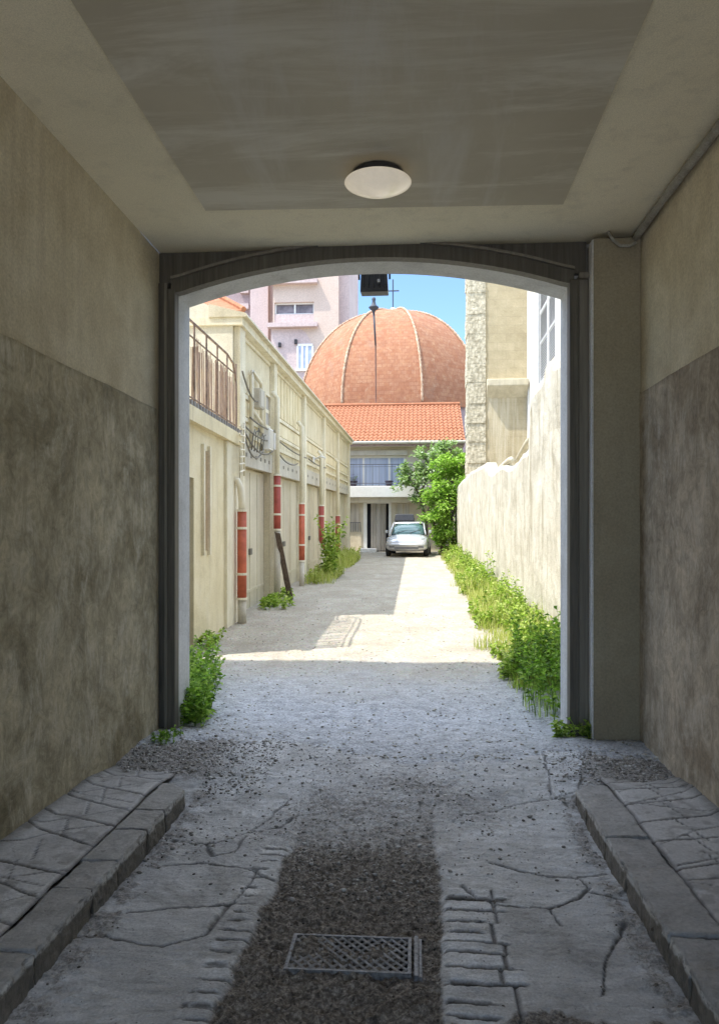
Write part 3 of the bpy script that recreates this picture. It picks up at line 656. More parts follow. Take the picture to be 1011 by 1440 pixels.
def stone(x0, x1, y0, y1, z0, z1, seed, amp=0.012, cut=None, cuts=11):
    bm = bmesh.new(); bmesh.ops.create_cube(bm, size=1.0)
    for v in bm.verts:
        v.co = Vector((x0 if v.co.x < 0 else x1, y0 if v.co.y < 0 else y1, z0 if v.co.z < 0 else z1))
    bmesh.ops.subdivide_edges(bm, edges=bm.edges[:], cuts=cuts, use_grid_fill=True)
    cx, cy = (x0 + x1) / 2, (y0 + y1) / 2
    for v in bm.verts:
        if cut: cut(v)
        p = v.co.copy(); q = Vector((p.x * 9, p.y * 9, p.z * 9 + seed))
        ex = min(abs(p.x - x0), abs(p.x - x1)); ez = abs(p.z - z1); ey = min(abs(p.y - y0), abs(p.y - y1))
        if ez < 0.002 and ex < 0.002:      # chipped arris
            ch = max(0.0, mnoise.noise((p.y * 21, seed, 0)) + .4 * mnoise.noise((p.y * 60, seed, 7)))
            v.co.z -= 0.003 + 0.030 * ch; v.co.x += (0.003 + 0.022 * ch) * (1 if abs(p.x - x0) < .02 else -1)
        if ey < 0.002: v.co.y += (0.003 + 0.010 * abs(mnoise.noise((p.x * 26, p.z * 26, seed)))) * (1 if p.y < cy else -1)
        n1 = Vector((mnoise.noise(q), 0.3 * mnoise.noise(q + Vector((40, 0, 0))), 0.6 * mnoise.noise(q + Vector((0, 30, 0)))))
        q2_ = q * 4.3; n2 = Vector((mnoise.noise(q2_), 0.2 * mnoise.noise(q2_ + Vector((40, 0, 0))), 0.5 * mnoise.noise(q2_ + Vector((0, 30, 0)))))
        v.co += n1 * amp * .8 + n2 * amp * .55
    mb = MB(); bm.verts.index_update(); mb.add([v.co for v in bm.verts], [tuple(v.index for v in f_.verts) for f_ in bm.faces]); bm.free()
    return mb
pl = pavement(WL - 0.02, -1.62, 4.80, 1, 3.0); pr = pavement(WR + 0.02, 1.215, 4.90, -1, 6.0)
for par, xa, xb, ys_, sd, outer in ((pl, -1.62, KL, [1.0, 1.5, 2.02, 2.52, 2.8, 3.32, 3.62, 4.02, 4.32, 4.80], 1.0, 1), (pr, KR, 1.215, [1.0, 1.6, 2.3, 2.86, 3.1, 3.72, 4.1, 4.55, 4.96], 2.0, -1)):
    n = len(ys_) - 1
    for i in range(n):
        cut = None
        if i == n - 1:
            def cut(v, xe=(xb if outer > 0 else xa), ye=ys_[-1], o_=outer):
                d = abs(v.co.x - xe); lim = ye - max(0.0, 0.11 - d) * 1.1
                if v.co.y > lim: v.co.y = lim
        st = stone(xa + 0.006, xb, ys_[i] + 0.004, ys_[i + 1] - 0.004, -0.22, ZP + 0.006 * math.sin(i * 3 + sd), i * 5 + sd * 31, 0.012, cut, 26)
        if i == 0: st.box(xa + .01, xb - .01, YS, ys_[0], -0.22, ZP - .004)
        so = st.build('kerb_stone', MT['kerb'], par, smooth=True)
        so.location = (0, 0, 0)
# the unseen lengths of pavement behind the camera
for (a, c_) in ((WL - .02, -1.625), (1.22, WR + .02)):
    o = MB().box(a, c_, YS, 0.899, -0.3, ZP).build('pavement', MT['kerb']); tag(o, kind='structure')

# drain grating
gp = [gz(395, 1365, ZR - .01), gz(578, 1372, ZR - .01), gz(578, 1322, ZR - .01), gz(410, 1318, ZR - .01)]
gx0, gx1, gy0, gy1 = gp[0].x + 0.01, gp[1].x, gp[0].y + .005, gp[2].y + .01
zt = ZR - 0.004
t = root('drain_grating', ((gx0 + gx1) / 2, gy0, zt - .04), 'rectangular perforated iron drain grating in the dark central strip', 'grating')
b = MB(); b.box(gx0, gx1, gy0, gy0 + .012, zt - .05, zt); b.box(gx0, gx1, gy1 - .012, gy1, zt - .05, zt); b.box(gx0, gx0 + .014, gy0 + .012, gy1 - .012, zt - .05, zt); b.box(gx1 - .014, gx1, gy0 + .012, gy1 - .012, zt - .05, zt)
b.build('frame', MT['castiron'], t)
b = MB(); nx = 12
for i in range(-7, nx + 8):
    for sg in (1, -1):
        xa = gx0 + (gx1 - gx0) * i / nx; L = gy1 - gy0 - .024; xb = xa + sg * L * 0.85
        p0, p1 = (xa, gy0 + .012), (xb, gy1 - .012)
        lo_, hi = gx0 + .014, gx1 - .014
        def clip(p, q):
            if p[0] == q[0]: return p
            if p[0] < lo_: tt = (lo_ - p[0]) / (q[0] - p[0]); return (lo_, p[1] + tt * (q[1] - p[1])) if 0 <= tt <= 1 else None
            if p[0] > hi: tt = (hi - p[0]) / (q[0] - p[0]); return (hi, p[1] + tt * (q[1] - p[1])) if 0 <= tt <= 1 else None
            return p
        q0 = clip(p0, p1); q1 = clip(p1, p0)
        if q0 and q1 and math.hypot(q0[0] - q1[0], q0[1] - q1[1]) > .01:
            zz = zt - .006 - (0.002 if sg > 0 else 0)
            b.tube([(q0[0], q0[1], zz), (q1[0], q1[1], zz)], 0.0062, 4)
b.build('lattice', MT['iron'], t)
MB().box(gx0 + .01, gx1 - .01, gy0 + .01, gy1 - .01, zt - .048, zt - .016).build('sump', MT['sump'], t)
b = MB(); b.box(gx1 + .012, gx1 + .028, gy0 - .015, gy1 + .01, zt - .03, zt + .003); b.box(gx1 + .031, gx1 + .043, gy0 - .015, gy1 + .0, zt - .03, zt - .004)
tag(b.build('iron_rail', MT['castiron'], base=(gx1 + .02, gy0, zt)), 'pair of short iron strips set beside the drain grating', 'rail')

# loose stones
def pebbles(name, n, pos_fn, m, rmin, rmax, label=None):
    t = (1 + 5 ** .5) / 2
    iv = np.array([(-1,t,0),(1,t,0),(-1,-t,0),(1,-t,0),(0,-1,t),(0,1,t),(0,-1,-t),(0,1,-t),(t,0,-1),(t,0,1),(-t,0,-1),(-t,0,1)], float); iv /= np.linalg.norm(iv[0])
    it = np.array([(0,11,5),(0,5,1),(0,1,7),(0,7,10),(0,10,11),(1,5,9),(5,11,4),(11,10,2),(10,7,6),(7,1,8),(3,9,4),(3,4,2),(3,2,6),(3,6,8),(3,8,9),(4,9,5),(2,4,11),(6,2,10),(8,6,7),(9,8,1)])
    P = pos_fn(n); n = len(P)
    r = rmin * (rmax / rmin) ** (nrng.random(n) ** 2.2)
    V = iv[None] * (1 + 0.28 * (nrng.random((n, 12, 1)) - .5)) * r[:, None, None] * np.stack([0.8 + .6 * nrng.random(n), 0.8 + .6 * nrng.random(n), 0.45 + .35 * nrng.random(n)], -1)[:, None, :]
    a = nrng.random(n) * 6.28; ca, sa = np.cos(a)[:, None], np.sin(a)[:, None]
    V = np.stack([V[..., 0] * ca - V[..., 1] * sa, V[..., 0] * sa + V[..., 1] * ca, V[..., 2]], -1) + P[:, None, :]
    V[..., 2] += (r * 0.15)[:, None]
    Fc = (it[None] + (np.arange(n) * 12)[:, None, None]).reshape(-1, 3)
    me = bpy.data.meshes.new(name); V = V.reshape(-1, 3)
    me.vertices.add(len(V)); me.vertices.foreach_set('co', V.ravel().astype(np.float32))
    me.loops.add(Fc.size); me.loops.foreach_set('vertex_index', Fc.ravel().astype(np.int32))
    me.polygons.add(len(Fc)); me.polygons.foreach_set('loop_start', (np.arange(len(Fc)) * 3).astype(np.int32)); me.update(calc_edges=True)
    me.materials.append(m); o = bpy.data.objects.new(name, me); COL.objects.link(o); return tag(o, label, kind='stuff')
def fpos(X, Y):
    Z, A = floor_z(X, Y); return Z, A[0]
def p_floor(n):
    X = nrng.uniform(WL + .05, WR - .05, n * 3); Y = 2.2 + 4.5 * nrng.random(n * 3) ** .9; Z, D = fpos(X, Y)
    ok = (nrng.random(n * 3) < 0.012 + 0.9 * D ** 1.5) & ((X > KL + .01) & (X < KR - .02) | (Y > 5.2))
    return np.stack([X, Y, Z], -1)[ok][:n]
pebbles('grit', 6500, p_floor, MT['grit'], 0.002, 0.008)
def p_gravel(n):
    X = nrng.uniform(WL + .05, WR - .05, n * 4); Y = 3.6 + 3.2 * nrng.random(n * 4); Z, D = fpos(X, Y)
    rub = (Y > 4.9) * ((X < -1.0) | (X > 0.9))
    ok = (nrng.random(n * 4) < 0.015 + .55 * rub + .25 * D + .12 * (Y > 5.4)) & ((X > KL + .01) & (X < KR - .02) | (Y > 5.15))
    return np.stack([X, Y, Z], -1)[ok][:n]
pebbles('gravel', 9000, p_gravel, MT['gravelpas'], 0.003, 0.014)
# ================================================================== THE ALLEY
def zgv(Y):
    t = np.clip((Y - 5.6) / 1.6, 0, 1); return np.minimum(K * np.maximum(0, Y - 6.4) * t, K * 29.6)
def alley_z(X, Y):
    n1 = fbm(X, Y, 0.9, 5, 41); n2 = fbm(X, Y, 7, 4, 42); n3 = fbm(X, Y, 26, 3, 43)
    Z = zgv(Y) + (0.05 * (n1 - .5) + 0.02 * (n2 - .5) + 0.010 * (n3 - .5)) * sstep(5.4, 7.5, Y)
    m = 1 - sstep(5.9, 6.9, Y)
    Zf, _ = floor_z(X, Y)
    lift = -0.05 + 0.065 * sstep(4.9, 6.1, Y + 0.9 * (n1 - .5) + .5 * (n2 - .5))
    return np.where(m > 0, Zf * m + Z * (1 - m) + lift * m + 0.004, Z), None
xs_ = np.arange(-3.7, 2.6, 0.045)
o = heightfield('alley', MT['alley'], xs_, np.concatenate([np.arange(4.9, 14, 0.035), np.arange(14, 37.5, 0.11)]), alley_z); tag(o, kind='structure')
# keep the sheet out of the passage's side blocks
me = o.data
for v in me.vertices:
    if v.co.y < YOUT + .05: v.co.x = min(max(v.co.x, WL - .05), WR + .05)
o = MB(); ys_ = [-400, 6.4, 36, 400]
vs = []; fs = []
for y in ys_:
    for x in (-400, 400): vs.append((x, y, zg(y) - 0.32 if -10 < y < 40 else (zg(y) - 0.32)))
for i in range(3): fs.append((2 * i, 2 * i + 1, 2 * i + 3, 2 * i + 2))
tag(o.add(vs, fs).build('ground', MT['earth']), kind='structure')
tag(MB().box(-60, 60, -40, -1.602, -0.31, -0.10).build('street', MT['alley']), kind='structure')
def az(x, y): return float(alley_z(np.array([[x]]), np.array([[y]]))[0][0, 0])
def p_al(n):
    X = nrng.uniform(-3, 1.8, n); Y = 5.6 + 12 * nrng.random(n) ** 2; Z, _ = alley_z(X[None], Y[None])
    return np.stack([X, Y, Z[0]], -1)
pebbles('gravel', 5000, p_al, MT['gravel'], 0.004, 0.015)

# ---------------------------------------------------------------- terrace house on the left
TX = -3.0
t = root('terrace_house', (TX, 9.4, zg(9.4)), 'low yellow-cream house with a screened roof terrace, nearest on the left', 'house')
zt_ = 3.36
TW0 = 12.72
b = MB()
wy = [(9.4, 9.75), (10.25, 10.68), (10.92, TW0)]       # piers between the two openings
for a, c_ in wy: b.box(-8, TX, a, c_, -0.25, zt_ - 0.22)
b.box(-8, TX, 9.75, 10.25, 2.42, zt_ - .22); b.box(-8, TX - .2, 9.75, 10.25, -0.25, 2.419)
b.box(-8, TX, 10.68, 10.92, 2.86, zt_ - .22); b.box(-8, TX, 10.68, 10.92, -0.25, 1.42); b.box(-8, TX - .16, 10.68, 10.92, 1.421, 2.859)
b.build('wall', MT['garyel'], t)
MB().box(TX - .19, TX - .13, 9.77, 10.23, 0.02, 2.41).build('door', MT['darkin'], t)
MB().box(TX - .155, TX - .11, 10.69, 10.91, 1.43, 2.85).build('window', MT['dkred'], t)
b = MB(); b.box(TX - .02, TX + .045, 10.925, 11.0, 1.36, 2.93); b.box(TX - .02, TX + .045, 10.60, 10.675, 1.36, 2.93); b.build('window_frame', MT['garpil'], t)
b = MB(); b.box(TX - .3, TX + .05, 11.9, TW0, -0.2, zt_ - .225); b.build('corner_pier', MT['garpil'], t)
MB().box(-8, TX + .10, 9.4, TW0, zt_ - .219, zt_ - .02).build('terrace_slab', MT['garyel'], t)
for i in range(22): yy = 9.5 + i * .148; MB().box(TX + .06, TX + .1005, yy, yy + .075, zt_ - .019, zt_ + .05).build('edge_block', MT['trim'], t)
rl = MB()
rl.tube([(TX + .05, 9.42, zt_ + 1.10), (TX + .05, 11.9, zt_ + 1.14), (TX + .05, 12.3, zt_ + 1.08), (TX + .04, 12.55, zt_ + .8), (TX + .02, 12.66, zt_ + .3), (TX, 12.7, zt_ - .3)], .018, 6)
rl.tube([(TX + .05, 9.42, zt_ + .90), (TX + .05, 12.35, zt_ + .94)], .012, 6); rl.tube([(TX + .05, 9.42, zt_ + .1), (TX + .05, 12.55, zt_ + .1)], .012, 6)
for i in range(6): yy = 9.5 + i * .6; rl.tube([(TX + .05, yy, zt_), (TX + .05, yy, zt_ + 1.12)], .014, 6)
ra = rl.build('terrace_railing', MT['rusty_rail'], t)
b = MB()
for i in range(185):
    if rng.random() < .36: continue
    yy = 9.42 + i * .0167; h = 0.78 + .2 * rng.random() - (0.25 * max(0, (yy - 12.2)) if yy > 12.2 else 0)
    b.tube([(TX + .02 + .012 * rng.random(), yy, zt_ + .02), (TX + .02 + .012 * rng.random(), yy + .03 * (rng.random() - .5), zt_ + h)], .0075, 4)
b.build('reed_screen', MT['reed'], ra)

# ---------------------------------------------------------------- garage row
GX = -3.06
def sl(v): return (v[0], v[1], v[2] + K * (min(v[1], 36) - 6.4))
class GB(MB):
    def __init__(s): super().__init__(sl)
PIL = [13.0, 16.15, 20.6, 25.1, 29.7, 34.5]     # pier centres
t = root('garage_row', (GX, 12.74, zg(12.74)), 'long cream row of garages with piers and panelled upper storey along the left', 'garages')
b = GB(); TOPZ = 4.98
for i in range(5):
    y0, y1 = PIL[i] + .16, PIL[i + 1] - .16
    b.box(-8, GX, y0, y1, 2.68, TOPZ)
b.box(-8, GX, 12.75, PIL[0] + .16, -0.3, TOPZ)
for p in PIL[1:]: b.box(-8, GX, p - .16, p + .16, -0.3, TOPZ)
b.box(-8, GX, PIL[-1] + .16, 35.2, -0.3, TOPZ)
for i in range(5): b.box(-8, GX - .18, PIL[i] + .16, PIL[i + 1] - .16, -0.3, 2.679)
b.build('wall', MT['gar'], t)
# monopitch end wall facing the gateway
MB(sl).prism([(-8, -0.2), (GX - .001, -0.2), (GX - .001, 5.15), (-3.7, 5.42), (-5.5, 6.1), (-8, 6.9)], 'y', 12.73, 12.748).build('end_wall', MT['wing'], t)
for i, p in enumerate(PIL):
    w_ = .16 if i else .2
    GB().box(GX + .001, GX + .115, p - w_, p + w_, -0.3, TOPZ).build('pier', MT['garpil'], t, bevel=.01)
b = GB(); b.box(-8, GX + .17, 12.70, 35.25, TOPZ + .001, TOPZ + .13); b.build('cornice', MT['garpil'], t)
b = GB(); b.prism([(GX - .4, TOPZ + .131), (GX + .26, TOPZ + .131), (GX + .24, TOPZ + .19), (GX - .4, TOPZ + .36)], 'y', 12.68, 35.27); b.build('coping', MT['ledge'], t)
def recess_panel(y0, y1, z0, z1, m, ribs=0):
    b = GB(); b.box(GX + .0012, GX + .02, y0, y1, z0, z1)
    if ribs:
        n = int((y1 - y0) / ribs)
        for k in range(1, n): b.box(GX + .0201, GX + .035, y0 + k * ribs - .012, y0 + k * ribs + .012, z0, z1)
    return b.build('upper_panel', m, t)
for i in range(5):
    y0, y1 = PIL[i] + .17, PIL[i + 1] - .17
    if i == 0: y0 += .04
    recess_panel(y0 + .08, y1 - .08, 3.98, 4.86, MT['garyel'] if i == 1 else MT['gar'], .42 if i in (1,) else 0)
    b = GB()
    for zz, d in ((3.9, .05), (3.50, .045), (3.22, .06)): b.box(GX + .0013, GX + d, y0, y1, zz - .035, zz + .035)
    b.box(GX + .0013, GX + .03, y0, y1, 4.90, 4.975); b.build('moulding', MT['garpil'], t)
    GB().box(GX + .0014, GX + .025, y0 + .12, y1 - .12, 3.56, 3.84).build('upper_panel', MT['garyel'], t)
    li = GB().box(GX + .0015, GX + .055, y0, y1, 2.66, 3.04).build('lintel', MT['lintel'], t)
    n = 6 if i < 2 else 4
    for k in range(n):
        yy = y0 + (k + .7) * (y1 - y0) / (n + .4); GB().prism([(yy - .06, 2.83), (yy + .06, 2.83), (yy + .06, 2.90), (yy - .06, 2.90)], 'x', GX + .0552, GX + .06).build('vent_hole', MT['cable'], li)
    d = GB(); yw = y1 - y0
    d.box(GX - .175, GX - .12, y0 + .02, y1 - .02, -0.2, 2.64); dd = d.build('garage_door', MT['gardoor'], t)
    b = GB()
    for k in (1, 2, 3): b.box(GX - .1195, GX - .108, y0 + k * yw / 4 - .012, y0 + k * yw / 4 + .012, 0.02, 2.6)
    b.box(GX - .1195, GX - .106, y0 + .05, y1 - .05, .3, .36); b.build('door_batten', MT['gardoor'], dd)
    GB().box(GX - .1196, GX - .08, y0 + yw * .47, y0 + yw * .53, 1.02, 1.14).build('handle', MT['cable'], dd)
    if i == 0: GB().box(GX - .119, GX - .03, y0 + .001, y0 + .10, -0.2, 2.63).build('door_jamb', MT['orange'], t)
# the small recessed window in the first bay
b = GB(); y0, y1, z0, z1 = 15.15, 15.78, 3.55, 4.25
b.box(GX + .021, GX + .08, y0, y0 + .05, z0, z1); b.box(GX + .021, GX + .08, y1 - .05, y1, z0, z1); b.box(GX + .021, GX + .08, y0 + .05, y1 - .05, z1 - .05, z1); b.box(GX + .021, GX + .09, y0 + .05, y1 - .05, z0, z0 + .05)
wn = b.build('window', MT['garpil'], t)
GB().box(GX + .0355, GX + .04, y0 + .05, y1 - .05, z0 + .05, z1 - .05).build('pane', MT['drape'], wn)

# cables, brackets and meter boxes on the first bay
tag((lambda b: (b.tube([sl((GX + .16, 12.9, 2.45)), sl((GX + .16, 12.9, 3.35))], .02, 6), [b.tube([sl((GX + .16, 12.9, 2.55 + k * .115)), sl((GX + .2, 12.45 - .06 * (k % 2), 2.50 + k * .12)), sl((GX + .26, 12.15, 2.47 + k * .125))], .016, 5) for k in range(7)], b.build('cable_bracket', MT['cream_pipe'], base=sl((GX + .1, 12.9, 2.45)), smooth=True))[2])(MB()), 'rack of pale insulator arms where the terrace house meets the garages', 'cable rack')
def sag(p, q, d, n=12):
    p, q = Vector(p), Vector(q); return [p.lerp(q, i / n) - Vector((0, 0, d * 4 * (i / n) * (1 - i / n))) for i in range(n + 1)]
b = MB()
for k, (ya, za, yb, zb, d) in enumerate(((12.9, 3.3, 16.0, 3.35, .1), (12.9, 3.2, 15.6, 3.1, .2), (12.9, 3.1, 14.6, 3.05, .25), (13.3, 3.5, 16.1, 3.55, .06), (16.1, 3.36, 20.5, 3.3, .05), (16.1, 3.1, 18.9, 3.05, .12), (20.7, 3.3, 25, 3.3, .05), (12.7, 4.2, 14.2, 3.9, .15))):
    b.tube(sag(sl((GX + .17, ya, za)), sl((GX + .15, yb, zb)), d), .016, 5)
for k in range(5): b.tube([sl((GX + .13, 13.6 + .25 * k, 2.95)), sl((GX + .15, 13.65 + .25 * k, 3.2 + .1 * (k % 3))), sl((GX + .13, 13.9 + .25 * k, 3.35))], .014, 5)
tag(b.build('wall_cables', MT['cable'], base=sl((GX + .15, 13, 3)), smooth=True), 'tangle of grey cables sagging across the first garage bay', 'cables')
b = MB(); b.tube([sl((GX + .1, 13.75, 3.0)), sl((GX + .1, 13.75, 4.32)), sl((GX + .1, 13.82, 4.40)), sl((GX + .1, 14.6, 4.32)), sl((GX + .1, 14.68, 4.24)), sl((GX + .1, 14.68, 3.3))], .04, 8)
b.tube([sl((GX + .1, 13.75, 3.72)), sl((GX + .1, 14.68, 3.55))], .035, 8)
tag(b.build('conduit_pipes', MT['cream_pipe'], base=sl((GX + .1, 13.75, 3)), smooth=True), 'white H-shaped conduit pipes on the first garage bay above its lintel', 'pipes')
for (ya, za, w_, h_, lab) in ((14.05, 3.78, .42, .36, 'small grey junction box framed by the white conduit pipes'), (14.95, 3.08, .40, .42, 'white meter box under the small upper window'), (15.55, 3.12, .30, .34, 'white meter box close to the second pier')):
    bb = root('meter_box', sl((GX, ya, za)), lab, 'meter box', 'boxes on the garage wall')
    q = GB(); q.box(GX + .056, GX + .20, ya, ya + w_, za, za + h_); bx_ = q.build('case', MT['lintel'] if 'grey' in lab else MT['white'], bb, bevel=.01)
    q = GB(); q.box(GX + .2005, GX + .21, ya + .03, ya + w_ - .03, za + .03, za + h_ - .03); q.build('lid', MT['lintel'], bb)
# small wall lamp / bracket further along
bb = root('wall_bracket', sl((GX, 22.6, 3.35)), 'small pale lamp bracket on the third garage bay', 'bracket')
q = GB(); q.box(GX + .046, GX + .08, 22.5, 22.7, 3.3, 3.5); q.build('plate', MT['white'], bb)
MB().tube([sl((GX + .08, 22.6, 3.42)), sl((GX + .3, 22.5, 3.5)), sl((GX + .42, 22.4, 3.44))], .03, 6).build('arm', MT['white'], bb, smooth=True)

# drainpipes with red lower sleeves
def drainpipe(px, ytop, ybot, rt, rb, m, label, curved=False, r=.062, bend=0.0):
    p0 = atX(px, rt, GX + .22); y = p0.y; x = GX + .22
    zr, zb = p0.z, atX(px, rb, GX + .22).z
    z0 = zg(y) + .02; ztop = atX(px, ytop, x).z
    tt = root('drainpipe', (x, y, z0), label, 'drainpipe', 'drainpipes along the garage row')
    if curved: up = [(x, y, zr), (x, y, ztop - .35), (x - .02, y - .01, ztop - .12), (x - .07, y - .03, ztop), (x - .16, y - .05, ztop + .03)]
    else: up = [(x, y, zr), (x, y, ztop), (x - .1, y, ztop + .12)]
    MB().tube(up, r * .72, 12).build('upper_pipe', MT['cream_pipe'] if curved else MT['garpil'], tt, smooth=True)
    lo_ = [(x, y, zr), (x, y, zb + (zr - zb) * .35), (x + bend, y + bend, zb)]
    MB().tube(lo_, r, 12).build('red_sleeve', m, tt, smooth=True)
    if zb > z0 + .08: MB().tube([(x + bend, y + bend, zb - .001), (x + bend, y + bend, z0 - .03)], r * .9, 10).build('foot_pipe', MT['lintel'], tt, smooth=True)
    for f_ in (0.0, .2, .72, 1.0):
        z = zr + (zb - zr) * f_; k = max(0, (f_ - .65) / .35)
        MB().lathe([(r * .8, -.02), (r * 1.12, -.02), (r * 1.12, .02), (r * .8, .02)], (x + bend * k, y + bend * k, z), 12).build('collar', MT['cream_pipe'], tt)
    return tt
drainpipe(340.5, 676, 850, 718, 842, MT['red'], 'drainpipe with a curved cream top and long red sleeve, nearest the gateway', True, .078)
drainpipe(390, 560, 760, 668, 745, MT['dkred'], 'drainpipe whose short red sleeve ends above a leaning dark plank', r=.075)
drainpipe(424.5, 600, 800, 708, 789, MT['red'], 'slim drainpipe with a red sleeve just before the climbing shrub', r=.075)
drainpipe(452, 640, 795, 711, 785, MT['dkred'], 'drainpipe bent outwards at its foot just behind the climbing shrub', r=.085, bend=.25)
drainpipe(475, 650, 795, 725, 787, MT['dkred'], 'thin dark red drainpipe farthest along the garage row', r=.085)
# plank leaning under the second pipe
pa = atX(385, 748, GX + .2); pb = gz(397, 829, zg(16.2))
yb = 16.05; xb = GX + .44
q = MB(); q.hexa([(xb - .06, yb - .02, zg(yb) - .02), (xb + .06, yb - .02, zg(yb) - .02), (xb + .06, yb + .03, zg(yb) - .02), (xb - .06, yb + .03, zg(yb) - .02)],
       [(GX + .2, pa.y + .1, pa.z), (GX + .31, pa.y + .1, pa.z - .03), (GX + .31, pa.y + .15, pa.z - .03), (GX + .2, pa.y + .15, pa.z)])
tag(q.build('leaning_plank', MT['plank'], base=(xb, yb, zg(yb))), 'dark weathered plank leaning against the garage pier under a drainpipe', 'plank')

# tiled house behind the garage roof, only a corner shows
t = root('tiled_house', (-5, 17, 5), 'house with an orange hipped roof showing above the garage coping', 'house')
MB().box(-11, -4.75, 17.0, 23.0, 0, 6.75).build('wall', MT['gar'], t)
zr0 = at(342, 436, 16.8).z; xr = at(343, 436, 16.8).x
b = MB(); ridge_z = zr0 + 1.6
b.add([(-11.3, 16.8, zr0), (xr, 16.8, zr0), (xr - .4, 23.2, zr0), (-11.3, 23.2, zr0), (-11.3, 19.6, ridge_z), (xr - 2.0, 19.6, ridge_z), (-11.3, 16.8, zr0 - .14), (xr, 16.8, zr0 - .14), (xr - .4, 23.2, zr0 - .14), (-11.3, 23.2, zr0 - .14)],
      [(0, 1, 5, 4), (1, 2, 5), (2, 3, 4, 5), (0, 6, 7, 1), (1, 7, 8, 2), (2, 8, 9, 3), (6, 9, 8, 7), (0, 4, 3, 9, 6)])
rf = b.build('roof', MT['tile'], t)
q = MB(); q.tube([(xr, 16.8, zr0 + .02), (xr - 2.0, 19.6, ridge_z + .02)], .06, 8); q.build('ridge_tiles', MT['tile'], rf)
# ================================================================== RIGHT SIDE
def wx(y): return 1.97 - (y - 10) * (0.22 / 25)
def wall_mesh(y0, y1, topf, th, n=60, res_z=26, amp=.02, seed=0):
    mb = MB(); vs = []; fs = []
    ys = [y0 + (y1 - y0) * i / n for i in range(n + 1)]
    for y in ys:
        zb, zt = zg(y) - .2, topf(y)
        for k in range(res_z + 1):
            z = zb + (zt - zb) * k / res_z
            d = amp * mnoise.fractal((y * .9, z * .9, seed), .8, 2.1, 5)
            vs.append((wx(y) + d + (.03 * (k == res_z)), y, z + (0.025 * mnoise.noise((y * 3, seed, 1)) if k > res_z - 2 else 0)))
        vs.append((wx(y) + th, y, zt)); vs.append((wx(y) + th, y, zb))
    w_ = res_z + 3
    for i in range(n):
        for k in range(w_ - 1):
            a = i * w_ + k; fs.append((a, a + w_, a + w_ + 1, a + 1))
    fs.append(tuple(range(w_))); fs.append(tuple(range(n * w_, n * w_ + w_))[::-1])
    return mb.add(vs, fs)
YT = 13.4
def top_tall(y): return 4.06 + (0.12 if 11.2 < y < 12 else 0) + .05 * math.sin(y * 2.3) - (0.35 * max(0, (y - 12.9) / .5))
tag(wall_mesh(6.63, YT, top_tall, .35, 60, 40, .03, 2).build('tall_wall', MT['wallR'], base=(1.97, 9, .1)), 'tall stained whitish wall with a crumbling top, nearest beyond the gateway', 'wall')
def top_low(y):
    if y < 20.2: return 3.08 + .25 * max(0, (y - 15.5)) / 4.7 + .05 * math.sin(y * 1.9)
    if y < 21.0: return 3.33 + .32 * (y - 20.2) / .8
    if y > 34.9: return 3.82 - .5 * (y - 34.9) / .6
    return 3.63 + .2 * min(1, (y - 21) / 5)
t = root('boundary_wall', (1.9, YT, zg(YT)), 'long stained cream boundary wall, stepped on top, behind the weeds', 'wall')
wall_mesh(YT + .002, 35.5, top_low, .3, 160, 30, .03, 5).build('wall', MT['wallR'], t)
# arched coping stones on its near end
b = MB()
def arch_rib(ya, yb, za, h, r):
    pts = []
    for i in range(9):
        f = i / 8; y = ya + (yb - ya) * f; pts.append((wx(y) + .12, y, za + h * math.sin(f * math.pi * .5)))
    b.tube(pts, r, 8)
arch_rib(15.9, 13.45, 2.98, .14, .06); arch_rib(15.5, 13.45, 3.16, .22, .07); arch_rib(19.8, 16.6, 3.2, .08, .07)
b.build('arched_coping', MT['ledge'], t, smooth=True)

# stone-cornered building behind the wall
t = root('stone_building', (1.87, 28, .6), 'tall tan building with a rough stone corner rising behind the boundary wall', 'building')
q0 = at(657.5, 600, 27.9).x; q1 = at(683, 600, 27.9).x; q2 = 4.06
MB().box(q1 + .001, q2 + .4, 28.05, 36, 0, 13.5).build('wall', MT['tan'], t)
# corner of rough blocks
cp = MB(); z = 0.0; i = 0
while z < 13.4:
    h = .36 + .06 * math.sin(i * 2.1)
    cp.add([], []); st = stone(q0 + .02 * math.sin(i * 5), q1, 28.0 + .015 * math.sin(i * 3), 29.2, z, z + h + .03, i * 7.0, .03)
    cp.add(st.v, st.f); z += h; i += 1
cp.build('quoin_pier', MT['quoin'], t)
MB().box(q1 - .2, q1 + .002, 28.9, 36, 0, 13.45).build('side_wall', MT['tan'], t)
lz = at(700, 546, 28).z
b = MB(); b.prism([(27.70, lz + .05), (27.70, lz + .28), (28.049, lz + .32), (28.049, lz - .35), (27.9, lz - .18)], 'x', q1 + .03, q2 - .05); b.build('ledge', MT['ledge'], t, bevel=.02)
wg = MB()
y0w, y1w = 20.5, 28.04; zA, zB = at(770, 415, 24).z + 1.4, 0
wa, wb = atX(780, 470, q2).y - .35, atX(757, 470, q2).y
wt, wbm = 10.6, 6.6
wg.box(q2, 9, y0w, wa, 0, 13.5); wg.box(q2, 9, wb, y1w, 0, 13.5); wg.box(q2, 9, wa, wb, 0, wbm); wg.box(q2, 9, wa, wb, wt, 13.5); wg.box(q2 + .25, 9, wa, wb, wbm, wt)
wg.build('wing', MT['wing'], t)
MB().box(q2 - .05, q2 - .001, y1w - .18, y1w - .0, 2, 13.5).build('corner_strip', MT['white'], t)
wn = MB(); wn.box(q2 - .06, q2 + .12, wa - .14, wa, wbm, wt); wn.box(q2 - .06, q2 + .12, wb, wb + .14, wbm, wt); wn.box(q2 - .08, q2 + .12, wa - .14, wb + .14, wbm - .12, wbm - .001)
wn = wn.build('window', MT['white'], t)
